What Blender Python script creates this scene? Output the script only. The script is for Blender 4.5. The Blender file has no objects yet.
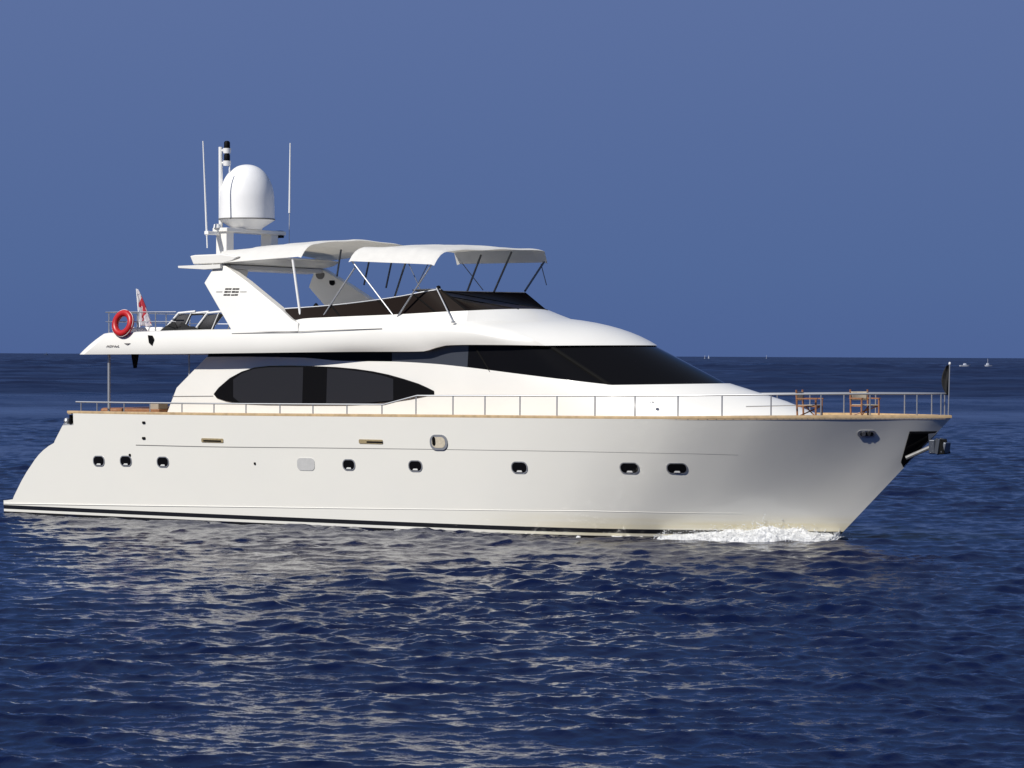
import bpy, math, random
import numpy as np
from mathutils import Vector, Matrix

random.seed(7)
rng = np.random.default_rng(11)
R = math.radians
scene = bpy.context.scene
COL = scene.collection

# ------------------------------------------------------------------ camera
CAM_H, FOCAL = 4.5, 2830.0
PITCH, ROLL = math.atan(28.4 / FOCAL), R(0.28)
cam_data = bpy.data.cameras.new('camera')
cam_data.sensor_width = 36.0
cam_data.lens = FOCAL / 1024.0 * 36.0
cam_data.clip_start, cam_data.clip_end = 1.0, 120000.0
cam = bpy.data.objects.new('camera', cam_data)
COL.objects.link(cam)
cam.matrix_world = (Matrix.Translation((0, 0, CAM_H)) @ Matrix.Rotation(R(90) - PITCH, 4, 'X')
                    @ Matrix.Rotation(ROLL, 4, 'Z'))
scene.camera = cam

# ------------------------------------------------------------------ sky, sun, exposure
SUN_AZ, SUN_EL, SUN_POWER = 46.0, 40.0, 4.9        # azimuth: degrees to the left of straight behind the camera
world = bpy.data.worlds.new('World')
scene.world = world
world.use_nodes = True
wn, wl = world.node_tree.nodes, world.node_tree.links
wn.clear()
w_out = wn.new('ShaderNodeOutputWorld')
w_bg = wn.new('ShaderNodeBackground')
sky = wn.new('ShaderNodeTexSky')
sky.sky_type = 'NISHITA'
sky.sun_disc = False
sky.sun_elevation = R(SUN_EL)
sky.sun_rotation = R(180 + SUN_AZ)
sky.air_density, sky.dust_density, sky.ozone_density = 1.0, 0.2, 4.0
w_geo = wn.new('ShaderNodeTexCoord')
w_sep = wn.new('ShaderNodeSeparateXYZ')
w_ramp = wn.new('ShaderNodeValToRGB')              # the polarised, deep blue low sky
cr = w_ramp.color_ramp
SKY_STOPS = [(0.0, (.76, 1.28, 3.05)), (0.03, (.84, 1.42, 3.2)), (0.125, (1.06, 1.62, 3.48)), (0.20, (.52, 1.06, 2.85)), (0.40, (.66, 1.25, 2.8)), (0.8, (2.3, 2.75, 3.9))]
cr.elements[0].position = SKY_STOPS[0][0]; cr.elements[0].color = (*SKY_STOPS[0][1], 1)
cr.elements[1].position = SKY_STOPS[-1][0]; cr.elements[1].color = (*SKY_STOPS[-1][1], 1)
for pos, c in SKY_STOPS[1:-1]:
    e = cr.elements.new(pos); e.color = (*c, 1)
w_mix = wn.new('ShaderNodeMix'); w_mix.data_type = 'RGBA'
w_fac = wn.new('ShaderNodeMapRange')
w_fac.inputs['From Min'].default_value = 0.25; w_fac.inputs['From Max'].default_value = 0.9
w_fac.inputs['To Min'].default_value = 0.0; w_fac.inputs['To Max'].default_value = 0.6
wl.new(w_geo.outputs['Generated'], w_sep.inputs[0])
wl.new(w_sep.outputs['Z'], w_ramp.inputs['Fac'])
wl.new(w_sep.outputs['Z'], w_fac.inputs['Value'])
wl.new(w_fac.outputs[0], w_mix.inputs[0])
wl.new(w_ramp.outputs['Color'], w_mix.inputs[6])
wl.new(sky.outputs['Color'], w_mix.inputs[7])
wl.new(w_mix.outputs[2], w_bg.inputs['Color'])
w_bg.inputs['Strength'].default_value = 0.1
wl.new(w_bg.outputs[0], w_out.inputs['Surface'])

sun_data = bpy.data.lights.new('sun', 'SUN')
sun_data.energy, sun_data.angle, sun_data.color = SUN_POWER, R(0.53), (1.0, 0.96, 0.89)
sun = bpy.data.objects.new('sun', sun_data)
COL.objects.link(sun)
to_sun = Vector((-math.sin(R(SUN_AZ)) * math.cos(R(SUN_EL)), -math.cos(R(SUN_AZ)) * math.cos(R(SUN_EL)), math.sin(R(SUN_EL))))
sun.rotation_euler = to_sun.to_track_quat('Z', 'Y').to_euler()
sun.location = (-60, -40, 60)

vs = scene.view_settings
scene.display_settings.display_device = 'sRGB'
vs.view_transform, vs.look, vs.gamma, vs.use_curve_mapping, vs.exposure = 'Standard', 'None', 1.0, False, 0.0
scene.cycles.max_bounces = 8
scene.cycles.caustics_reflective = False
scene.cycles.caustics_refractive = False
scene.cycles.use_denoising = True

# ------------------------------------------------------------------ where the yacht lies
HEAD = R(31)                                        # bow turned towards the camera
LWL = 24.54                                         # length along the waterline
STEM_WL = np.array([7.94, 69.4, 0.0])             # where the stem meets the sea
ORG = STEM_WL - LWL * np.array([math.cos(HEAD), -math.sin(HEAD), 0])
KX = LWL / 24.22                                    # lengthwise scale of the lines plan
FWD = np.array([math.cos(HEAD), -math.sin(HEAD), 0]); PORT = np.array([math.sin(HEAD), math.cos(HEAD), 0])
BOAT = Matrix.Translation(Vector(ORG)) @ Matrix.Rotation(-HEAD, 4, 'Z')


def sight(px, py):
    x, y = (px - 512) / FOCAL, -(py - 384) / FOCAL
    c, s = math.cos(ROLL), math.sin(ROLL)
    x, y = c * x - s * y, s * x + c * y
    cp, sp = math.cos(PITCH), math.sin(PITCH)
    return np.array([x, cp + sp * y, -sp + cp * y])


def on_plane(px, py, Y):
    """Measured point of the yacht: its X and Z in the yacht's own frame where the lengthwise plane at Y is seen."""
    d = sight(px, py); C = np.array([0, 0, CAM_H])
    t = (Y - (C - ORG) @ PORT) / (d @ PORT)
    w = C + t * d - ORG
    return float(w @ FWD), float(w[2])


def seen_at(X, Y, Z):
    w = ORG + X * FWD + Y * PORT + np.array([0, 0, Z - CAM_H])
    cp, sp = math.cos(PITCH), math.sin(PITCH)
    dz, dy = cp * w[1] - sp * w[2], sp * w[1] + cp * w[2]
    x, y = w[0] / dz, dy / dz
    c, s = math.cos(ROLL), math.sin(ROLL)
    return 512 + FOCAL * (c * x + s * y), 384 - FOCAL * (-s * x + c * y)


def front_of(corner, px_edge, zf):
    """How far forward a rounded front reaches on the centreline, from its measured right-hand outline."""
    lo, hi = corner[0] - 2.0, corner[0] + 6.0
    for _ in range(40):
        xf = .5 * (lo + hi); m = -1e9
        for k in range(-20, 21):
            t = k / 20.0
            m = max(m, seen_at(corner[0] + (xf - corner[0]) * (1 - t * t), t * abs(corner[1]), corner[2] + (zf - corner[2]) * (1 - t * t))[0])
        if m > px_edge: hi = xf
        else: lo = xf
    return xf


def P3(px, py, Y):
    X, Z = on_plane(px, py, Y)
    return (X, Y, Z)


def pchip(xs, ys):
    xs, ys = np.asarray(xs, float), np.asarray(ys, float)
    hh = np.diff(xs); d = np.diff(ys) / hh
    m = np.zeros_like(xs); m[0], m[-1] = d[0], d[-1]
    for i in range(1, len(xs) - 1):
        if d[i - 1] * d[i] > 0:
            w1, w2 = 2 * hh[i] + hh[i - 1], hh[i] + 2 * hh[i - 1]
            m[i] = (w1 + w2) / (w1 / d[i - 1] + w2 / d[i])

    def f(x):
        x = np.clip(x, xs[0], xs[-1])
        i = np.clip(np.searchsorted(xs, x) - 1, 0, len(xs) - 2)
        t = (x - xs[i]) / hh[i]
        return ((2 * t**3 - 3 * t**2 + 1) * ys[i] + (t**3 - 2 * t**2 + t) * hh[i] * m[i]
                + (-2 * t**3 + 3 * t**2) * ys[i + 1] + (t**3 - t**2) * hh[i] * m[i + 1])
    return f


# ------------------------------------------------------------------ mesh helpers
class MB:
    def __init__(s):
        s.v, s.f = [], []

    def add(s, vs_, fs_):
        o = len(s.v)
        s.v += [tuple(float(c) for c in p) for p in vs_]
        s.f += [tuple(i + o for i in f) for f in fs_]
        return s

    def loft(s, rings, closed=True, cap0=False, cap1=False):
        n = len(rings[0]); o = len(s.v)
        for r in rings:
            s.v += [tuple(float(c) for c in p) for p in r]
        for j in range(len(rings) - 1):
            for i in range(n if closed else n - 1):
                a, b = o + j * n + i, o + j * n + (i + 1) % n
                s.f.append((a, b, b + n, a + n))
        if cap0: s.f.append(tuple(o + i for i in range(n))[::-1])
        if cap1: s.f.append(tuple(o + (len(rings) - 1) * n + i for i in range(n)))
        return s

    def tube(s, pts, r, n=8, r1=None):
        pts = [Vector(p) for p in pts]
        r1 = r if r1 is None else r1
        rings = []
        up = None
        for i, p in enumerate(pts):
            d = (pts[min(i + 1, len(pts) - 1)] - pts[max(i - 1, 0)]).normalized()
            if up is None:
                up = Vector((0, 0, 1)) if abs(d.z) < .9 else Vector((1, 0, 0))
            a = d.cross(up).normalized(); b = a.cross(d).normalized(); up = b
            rr = r + (r1 - r) * i / max(1, len(pts) - 1)
            rings.append([p + rr * (math.cos(t) * a + math.sin(t) * b) for t in [2 * math.pi * k / n for k in range(n)]])
        return s.loft(rings, True, True, True)

    def box(s, c, size, rot=None, taper=1.0):
        x, y, z = (q / 2 for q in size)
        vs_ = [Vector((sx * x * (taper if sz > 0 else 1), sy * y * (taper if sz > 0 else 1), sz * z)) for sz in (-1, 1) for sy in (-1, 1) for sx in (-1, 1)]
        if rot is not None: vs_ = [rot @ q for q in vs_]
        vs_ = [q + Vector(c) for q in vs_]
        return s.add(vs_, [(0, 2, 3, 1), (4, 5, 7, 6), (0, 1, 5, 4), (2, 6, 7, 3), (0, 4, 6, 2), (1, 3, 7, 5)])

    def prism(s, poly, y0, y1):
        """poly of (X, Z) points made solid between y0 and y1."""
        n = len(poly)
        vs_ = [(a, y0, b) for a, b in poly] + [(a, y1, b) for a, b in poly]
        fs_ = [tuple(range(n)), tuple(range(2 * n - 1, n - 1, -1))]
        fs_ += [((i + 1) % n, i, n + i, n + (i + 1) % n) for i in range(n)]
        return s.add(vs_, fs_)

    def lathe(s, prof, c=(0, 0, 0), n=32):
        c = Vector(c)
        rings = [[c + Vector((r * math.cos(2 * math.pi * k / n), r * math.sin(2 * math.pi * k / n), z)) for k in range(n)] for r, z in prof]
        return s.loft(rings, True, prof[0][0] > 1e-4, prof[-1][0] > 1e-4)

    def torus(s, c, R0, r0, M=None, n=40, k=12):
        rings = []
        for i in range(n + 1):
            a = 2 * math.pi * i / n
            ring = []
            for j in range(k):
                b = 2 * math.pi * j / k
                q = Vector(((R0 + r0 * math.cos(b)) * math.cos(a), r0 * math.sin(b), (R0 + r0 * math.cos(b)) * math.sin(a)))
                if M is not None: q = M @ q
                ring.append(q + Vector(c))
            rings.append(ring)
        return s.loft(rings, True)

    def build(s, name, mat, parent=None, angle=35, bevel=0.0):
        me = bpy.data.meshes.new(name)
        me.from_pydata(s.v, [], s.f)
        import bmesh
        bm = bmesh.new(); bm.from_mesh(me)
        bmesh.ops.remove_doubles(bm, verts=bm.verts, dist=0.0004)
        bmesh.ops.recalc_face_normals(bm, faces=bm.faces)
        bm.to_mesh(me); bm.free()
        for p in me.polygons: p.use_smooth = True
        me.set_sharp_from_angle(angle=R(angle))
        me.materials.append(mat)
        o = bpy.data.objects.new(name, me)
        COL.objects.link(o)
        if parent is not None: o.parent = parent
        if bevel > 0:
            b = o.modifiers.new('bevel', 'BEVEL'); b.width = bevel; b.segments = 2; b.limit_method = 'ANGLE'; b.angle_limit = R(40)
            b.harden_normals = True
        return o


def tag(o, label=None, cat=None, group=None, kind=None):
    if label: o['label'] = label
    if cat: o['category'] = cat
    if group: o['group'] = group
    if kind: o['kind'] = kind
    return o


def thing(name, label, cat, local=None, rz=0.0, group=None, world_loc=None):
    """An Empty at the thing's base; local is a place in the yacht's frame."""
    o = bpy.data.objects.new(name, None)
    COL.objects.link(o)
    if local is not None:
        o.location = (BOAT @ Vector(local)); o.rotation_euler = (0, 0, -HEAD + rz)
    if world_loc is not None:
        o.location = world_loc; o.rotation_euler = (0, 0, rz)
    o.empty_display_size = .3
    return tag(o, label, cat, group)


# ------------------------------------------------------------------ materials
def mat(name, color, rough=.5, metal=0.0, coat=0.0, noise=0.0, nscale=3.0, bump=0.0, bscale=40.0, spec=0.5, ior=1.5):
    m = bpy.data.materials.new(name); m.use_nodes = True
    nt = m.node_tree; b = nt.nodes['Principled BSDF']
    b.inputs['Base Color'].default_value = (*color, 1)
    b.inputs['Roughness'].default_value = rough
    b.inputs['Metallic'].default_value = metal
    b.inputs['Coat Weight'].default_value = coat
    b.inputs['Coat Roughness'].default_value = 0.08
    b.inputs['Specular IOR Level'].default_value = spec
    b.inputs['IOR'].default_value = ior
    tc = nt.nodes.new('ShaderNodeTexCoord')
    if noise > 0:
        n = nt.nodes.new('ShaderNodeTexNoise'); n.inputs['Scale'].default_value = nscale; n.inputs['Detail'].default_value = 6
        mr = nt.nodes.new('ShaderNodeMapRange'); mr.inputs['From Min'].default_value = .3; mr.inputs['From Max'].default_value = .7
        mr.inputs['To Min'].default_value = 1 - noise; mr.inputs['To Max'].default_value = 1 + noise * .3
        mx = nt.nodes.new('ShaderNodeMix'); mx.data_type = 'RGBA'; mx.blend_type = 'MULTIPLY'; mx.inputs[0].default_value = 1
        mx.inputs[6].default_value = (*color, 1)
        nt.links.new(tc.outputs['Object'], n.inputs['Vector']); nt.links.new(n.outputs['Fac'], mr.inputs['Value'])
        nt.links.new(mr.outputs[0], mx.inputs[7]); nt.links.new(mx.outputs[2], b.inputs['Base Color'])
    if bump > 0:
        n2 = nt.nodes.new('ShaderNodeTexNoise'); n2.inputs['Scale'].default_value = bscale; n2.inputs['Detail'].default_value = 4
        bp = nt.nodes.new('ShaderNodeBump'); bp.inputs['Strength'].default_value = 1.0; bp.inputs['Distance'].default_value = bump
        nt.links.new(tc.outputs['Object'], n2.inputs['Vector']); nt.links.new(n2.outputs['Fac'], bp.inputs['Height'])
        nt.links.new(bp.outputs[0], b.inputs['Normal'])
    return m


M = dict(
    gelcoat=mat('white_gelcoat', (.80, .79, .76), .32, coat=.3, noise=.04, nscale=.8, bump=.002, bscale=1.3),
    gelcoat2=mat('white_superstructure', (.765, .752, .712), .35, coat=.25, noise=.03, nscale=.9, bump=.002, bscale=1.1),
    fabric=mat('white_awning_canvas', (.82, .81, .78), .85, noise=.05, nscale=4, bump=.006, bscale=6),
    beige=mat('beige_cushion', (.30, .26, .21), .8, noise=.1, nscale=5, bump=.01, bscale=12),
    teak=mat('teak_deck', (.50, .36, .20), .55, noise=.2, nscale=9),
    varnish=mat('varnished_teak', (.50, .36, .20), .4, coat=.2, noise=.25, nscale=7),
    redwood=mat('red_brown_teak', (.28, .13, .06), .45, noise=.3, nscale=14),
    steel=mat('polished_steel', (.42, .43, .45), .45, metal=.75),
    darksteel=mat('shaded_steel_tube', (.10, .11, .13), .35, metal=.6),  # dark steel; the far awning poles carry their shade in this colour
    grey=mat('grey_trim', (.17, .165, .16), .6),
    black=mat('black_trim', (.004, .004, .005), .5, spec=.06),
    glass=mat('black_tinted_glass', (.005, .005, .006), .06, spec=.07),
    pane=mat('grey_tinted_glass', (.022, .022, .025), .10, spec=.25),
    slate=mat('slate_grey_glass', (.045, .050, .062), .16),  # greyer than the black panes beside it
    smoke=mat('brown_smoked_glass', (.015, .0105, .009), .35, spec=.02),
    mullion=mat('dark_mullion', (.009, .009, .009), .8, spec=.05),
    red=mat('red_lifebuoy', (.46, .014, .016), .38, noise=.15, nscale=6),
    whiteplastic=mat('white_plastic', (.80, .80, .79), .3, noise=.02, nscale=3),
    radome=mat('radome_white', (.80, .80, .80), .38, noise=.04, nscale=2, bump=.003, bscale=2),
    brass=mat('brass_louver', (.34, .27, .15), .5, noise=.3, nscale=25),
    greypatch=mat('grey_cover_plate', (.50, .50, .49), .5, noise=.08, nscale=12),
    darkmesh=mat('dark_sling_mesh', (.045, .045, .05), .8, noise=.3, nscale=60),
    canvas=mat('natural_canvas', (.55, .49, .38), .85, noise=.15, nscale=20),
    blackcloth=mat('black_cloth', (.008, .008, .009), .9, noise=.3, nscale=9),
    whitecloth=mat('white_flag_cloth', (.75, .74, .74), .85, noise=.08, nscale=10),
    redcloth=mat('red_flag_cloth', (.50, .03, .04), .85),
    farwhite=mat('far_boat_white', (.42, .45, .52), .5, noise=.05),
    fardark=mat('far_boat_hazed_dark', (.05, .08, .15), .6, noise=.1),  # distance haze is put into this bluish dark
    galvanised=mat('galvanised_grey', (.20, .20, .20), .6, metal=.3, noise=.2, nscale=12),
    emblem=mat('grey_emblem_paint', (.03, .028, .026), .6, spec=.1),
    script=mat('grey_name_paint', (.16, .15, .15), .6),
)


def let_through(m, color, fac):
    """thin cloth lets part of the sunlight through"""
    nt = m.node_tree; b = nt.nodes['Principled BSDF']; out = nt.nodes['Material Output']
    t = nt.nodes.new('ShaderNodeBsdfTranslucent'); t.inputs['Color'].default_value = (*color, 1)
    mx = nt.nodes.new('ShaderNodeMixShader'); mx.inputs[0].default_value = fac
    nt.links.new(b.outputs[0], mx.inputs[1]); nt.links.new(t.outputs[0], mx.inputs[2]); nt.links.new(mx.outputs[0], out.inputs['Surface'])


M['awning'] = mat('white_awning_cloth', (.80, .79, .76), .85, noise=.05, nscale=4, bump=.006, bscale=6)
let_through(M['awning'], (.80, .74, .62), .26)


def hull_material():
    m = bpy.data.materials.new('cream_hull_paint'); m.use_nodes = True
    nt = m.node_tree; N, L = nt.nodes, nt.links; b = N['Principled BSDF']
    b.inputs['Roughness'].default_value = .28; b.inputs['Coat Weight'].default_value = .5; b.inputs['Coat Roughness'].default_value = .05
    tc = N.new('ShaderNodeTexCoord'); sp = N.new('ShaderNodeSeparateXYZ'); L.new(tc.outputs['Object'], sp.inputs[0])

    def math_(op, a, bb=None, c=None):
        n = N.new('ShaderNodeMath'); n.operation = op
        for i, q in enumerate((a, bb, c)):
            if q is None: continue
            if isinstance(q, (int, float)): n.inputs[i].default_value = q
            else: L.new(q, n.inputs[i])
        return n.outputs[0]

    def mix(fac, c1, c2):
        n = N.new('ShaderNodeMix'); n.data_type = 'RGBA'
        if isinstance(fac, (int, float)): n.inputs[0].default_value = fac
        else: L.new(fac, n.inputs[0])
        for k, c in ((6, c1), (7, c2)):
            if isinstance(c, tuple): n.inputs[k].default_value = (*c, 1)
            else: L.new(c, n.inputs[k])
        return n.outputs[2]
    # the painted boot stripes follow the designed waterline, which runs a little down towards the bow
    z = math_('ADD', sp.outputs['Z'], math_('MULTIPLY', sp.outputs['X'], 0.0))
    nz = N.new('ShaderNodeTexNoise'); nz.inputs['Scale'].default_value = .7; nz.inputs['Detail'].default_value = 5
    L.new(tc.outputs['Object'], nz.inputs['Vector'])
    mp = N.new('ShaderNodeMapping'); mp.inputs['Scale'].default_value = (.5, .5, 9); L.new(tc.outputs['Object'], mp.inputs['Vector'])
    st = N.new('ShaderNodeTexNoise'); st.inputs['Scale'].default_value = 1.0; st.inputs['Detail'].default_value = 6; L.new(mp.outputs[0], st.inputs['Vector'])
    base = mix(math_('MULTIPLY', math_('SUBTRACT', nz.outputs['Fac'], .35), 1.2), (.755, .742, .685), (.725, .718, .675))
    # yellowish tone along the forefoot, stronger low down and forward, broken by noise
    xs = N.new('ShaderNodeMapRange'); xs.interpolation_type = 'SMOOTHSTEP'
    xs.inputs['From Min'].default_value = 14; xs.inputs['From Max'].default_value = 21; L.new(sp.outputs['X'], xs.inputs['Value'])
    zs_ = N.new('ShaderNodeMapRange'); zs_.interpolation_type = 'SMOOTHSTEP'
    zs_.inputs['From Min'].default_value = .75; zs_.inputs['From Max'].default_value = .25; L.new(sp.outputs['Z'], zs_.inputs['Value'])
    yellow_tone = math_('MULTIPLY', math_('MULTIPLY', xs.outputs[0], zs_.outputs[0]), math_('MULTIPLY', st.outputs['Fac'], 1.3))
    col = mix(yellow_tone, base, (.66, .58, .36))
    blk = math_('MULTIPLY', math_('GREATER_THAN', z, .115), math_('LESS_THAN', z, .225))
    col = mix(blk, col, (.010, .010, .011))
    col = mix(math_('LESS_THAN', z, .045), col, (.009, .009, .010))
    L.new(col, b.inputs['Base Color'])
    bp = N.new('ShaderNodeBump'); bp.inputs['Distance'].default_value = .008; bp.inputs['Strength'].default_value = .6
    n2 = N.new('ShaderNodeTexNoise'); n2.inputs['Scale'].default_value = 1.1; n2.inputs['Detail'].default_value = 3
    L.new(tc.outputs['Object'], n2.inputs['Vector']); L.new(n2.outputs['Fac'], bp.inputs['Height']); L.new(bp.outputs[0], b.inputs['Normal'])
    return m


def teak_material():
    m = bpy.data.materials.new('teak_planks'); m.use_nodes = True
    nt = m.node_tree; N, L = nt.nodes, nt.links; b = N['Principled BSDF']; b.inputs['Roughness'].default_value = .6
    tc = N.new('ShaderNodeTexCoord'); sp = N.new('ShaderNodeSeparateXYZ'); L.new(tc.outputs['Object'], sp.inputs[0])
    fr = N.new('ShaderNodeMath'); fr.operation = 'PINGPONG'; fr.inputs[1].default_value = .03; L.new(sp.outputs['Y'], fr.inputs[0])
    lt = N.new('ShaderNodeMath'); lt.operation = 'LESS_THAN'; lt.inputs[1].default_value = .003; L.new(fr.outputs[0], lt.inputs[0])
    nz = N.new('ShaderNodeTexNoise'); nz.inputs['Scale'].default_value = 6; nz.inputs['Detail'].default_value = 8; L.new(tc.outputs['Object'], nz.inputs['Vector'])
    m1 = N.new('ShaderNodeMix'); m1.data_type = 'RGBA'; m1.inputs[6].default_value = (.46, .33, .18, 1); m1.inputs[7].default_value = (.62, .47, .29, 1); L.new(nz.outputs['Fac'], m1.inputs[0])
    m2 = N.new('ShaderNodeMix'); m2.data_type = 'RGBA'; m2.inputs[7].default_value = (.03, .028, .025, 1); L.new(m1.outputs[2], m2.inputs[6]); L.new(lt.outputs[0], m2.inputs[0])
    L.new(m2.outputs[2], b.inputs['Base Color'])
    return m


M['hull'] = hull_material()
M['planks'] = teak_material()

# ------------------------------------------------------------------ water
WATER_COL = (.0010, .0044, .029)


FAR_ROUGH = .33


def water_material():
    m = bpy.data.materials.new('sea_water'); m.use_nodes = True
    nt = m.node_tree; N, L = nt.nodes, nt.links; b = N['Principled BSDF']
    b.inputs['Base Color'].default_value = (*WATER_COL, 1)
    b.inputs['Roughness'].default_value = .06
    b.inputs['IOR'].default_value = 1.333
    geo = N.new('ShaderNodeNewGeometry')
    cd = N.new('ShaderNodeTexCoord')

    def noise(scale, sx, sy, det=5, rough=.6):
        mp = N.new('ShaderNodeMapping'); mp.inputs['Scale'].default_value = (sx, sy, 1); L.new(geo.outputs['Position'], mp.inputs['Vector'])
        n = N.new('ShaderNodeTexNoise'); n.inputs['Scale'].default_value = scale; n.inputs['Detail'].default_value = det
        n.inputs['Roughness'].default_value = rough
        L.new(mp.outputs[0], n.inputs['Vector']); return n.outputs['Fac']
    fine = noise(6.5, 1.0, .8, 4)
    mid = noise(.55, 1.0, .7, 6)
    b1 = N.new('ShaderNodeBump'); b1.inputs['Distance'].default_value = .018; b1.inputs['Strength'].default_value = .6
    L.new(fine, b1.inputs['Height'])
    b2 = N.new('ShaderNodeBump'); b2.inputs['Distance'].default_value = .22; b2.inputs['Strength'].default_value = .5
    L.new(mid, b2.inputs['Height']); L.new(b1.outputs[0], b2.inputs['Normal'])
    L.new(b2.outputs[0], b.inputs['Normal'])
    # wind lanes: broad patches of rougher and smoother water
    lanes = noise(.012, .25, 1.6, 4, .55)
    mr = N.new('ShaderNodeMapRange'); mr.inputs['From Min'].default_value = .35; mr.inputs['From Max'].default_value = .65
    mr.inputs['To Min'].default_value = .03; mr.inputs['To Max'].default_value = .12
    L.new(lanes, mr.inputs['Value'])
    # farther out the chop is too fine to model wave by wave: it becomes the roughness of the surface
    sp = N.new('ShaderNodeSeparateXYZ'); L.new(geo.outputs['Position'], sp.inputs[0])
    fd = N.new('ShaderNodeMapRange'); fd.interpolation_type = 'SMOOTHSTEP'
    fd.inputs['From Min'].default_value = 85; fd.inputs['From Max'].default_value = 420
    fd.inputs['To Min'].default_value = 0; fd.inputs['To Max'].default_value = FAR_ROUGH
    L.new(sp.outputs['Y'], fd.inputs['Value'])
    ad = N.new('ShaderNodeMath'); ad.operation = 'ADD'; L.new(mr.outputs[0], ad.inputs[0]); lf = N.new('ShaderNodeMapRange'); lf.inputs['From Min'].default_value = .40; lf.inputs['From Max'].default_value = .60
    lf.inputs['To Min'].default_value = .72; lf.inputs['To Max'].default_value = 1.15; L.new(lanes, lf.inputs['Value'])
    ml = N.new('ShaderNodeMath'); ml.operation = 'MULTIPLY'; L.new(fd.outputs[0], ml.inputs[0]); L.new(lf.outputs[0], ml.inputs[1])
    L.new(ml.outputs[0], ad.inputs[1])
    L.new(ad.outputs[0], b.inputs['Roughness'])
    return m


M['water'] = water_material()


def make_water():
    APEX = 25.0
    rows = [21.0]
    while rows[-1] < 200: rows.append(rows[-1] * 1.0014)
    while rows[-1] < 6000: rows.append(rows[-1] * 1.005)
    while rows[-1] < 40000: rows.append(rows[-1] * 1.03)
    d = np.array(rows)
    ncol = 760
    a = np.linspace(-.205, .205, ncol)
    Yg = np.repeat(d[:, None], ncol, 1)
    Xg = a[None, :] * (d[:, None] + APEX)
    dstep = np.gradient(d)[:, None]
    xstep = ((d + APEX) * (a[1] - a[0]))[:, None]
    Zg = np.zeros_like(Xg); DX = np.zeros_like(Xg); DY = np.zeros_like(Xg)
    n = 200
    lam = np.exp(rng.uniform(math.log(.14), math.log(3.2), n))
    ang = rng.normal(R(80), R(30), n)              # travel direction measured from +X
    sl = WAVE_SLOPE * np.where(lam > 1.0, (1.0 / lam) ** .7, 1.0) * np.where(lam < .6, 1.3, 1.0)
    far = np.exp(rng.uniform(math.log(6.0), math.log(40.0), 60))   # longer seas farther out
    lam = np.concatenate([lam, far]); ang = np.concatenate([ang, rng.normal(R(85), R(25), 60)])
    sl = np.concatenate([sl, np.full(60, .036)])
    ph = rng.uniform(0, 2 * math.pi, len(lam))
    for i, (l, an, p0, s0) in enumerate(zip(lam, ang, ph, sl)):
        k = 2 * math.pi / l; A = s0 / k
        kx, ky = k * math.cos(an), k * math.sin(an)
        step = np.maximum(dstep * abs(math.sin(an)), xstep * abs(math.cos(an)))
        w = np.clip((l / step - 2.5) / 3.0, 0, 1) * A
        if i >= n: w = w * np.clip((d[:, None] - 22 * l) / (18 * l), 0, 1)
        nz_ = np.nonzero(w[:, 0] > 1e-6)[0]
        if len(nz_) == 0: continue
        r0, r1 = nz_[0], nz_[-1] + 1
        th = kx * Xg[r0:r1] + ky * Yg[r0:r1] + p0
        c = np.cos(th); s_ = np.sin(th); ww = w[r0:r1]
        Zg[r0:r1] += ww * c; DX[r0:r1] -= .9 * ww * math.cos(an) * s_; DY[r0:r1] -= .9 * ww * math.sin(an) * s_
    # gusts: patches of higher and lower chop
    g = 1 + .22 * np.sin(Xg * .55 + 1.1 * np.sin(Yg * .31 + 2)) * np.sin(Yg * .24 + 1.3 * np.sin(Xg * .17)) + .32 * np.sin(Xg * .21 + 1.3 * np.sin(Yg * .05)) * np.sin(Yg * .13 + .7 + .9 * np.sin(Xg * .09))
    Zg *= g
    Xg = Xg + DX; Yg = Yg + DY
    nr = len(d)
    co = np.stack([Xg, Yg, Zg], -1).reshape(-1, 3)
    idx = np.arange(nr * ncol).reshape(nr, ncol)
    q = np.stack([idx[:-1, :-1], idx[:-1, 1:], idx[1:, 1:], idx[1:, :-1]], -1).reshape(-1, 4)
    # the rest of the sea, out to the horizon
    base = len(co)
    S = 90000.0
    co = np.vstack([co, [(-S, -2000, -.45), (S, -2000, -.45), (S, S, -.45), (-S, S, -.45)]])
    q = np.vstack([q, [(base, base + 1, base + 2, base + 3)]])
    me = bpy.data.meshes.new('water')
    me.vertices.add(len(co)); me.vertices.foreach_set('co', co.astype(np.float32).ravel())
    me.loops.add(q.size); me.loops.foreach_set('vertex_index', q.astype(np.int32).ravel())
    me.polygons.add(len(q)); me.polygons.foreach_set('loop_start', np.arange(0, q.size, 4, dtype=np.int32))
    me.update(calc_edges=True)
    me.polygons.foreach_set('use_smooth', np.ones(len(q), bool))
    me.materials.append(M['water'])
    o = bpy.data.objects.new('water', me); COL.objects.link(o)
    tag(o, 'deep blue choppy sea reaching to the horizon', 'sea', kind='structure')


WAVE_SLOPE = .025
make_water()

# ------------------------------------------------------------------ yacht: hull
yacht = thing('motor_yacht', 'large cream white motor yacht with flybridge, awnings and black windows cruising on the blue sea', 'yacht', local=(0, 0, 0))

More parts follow.
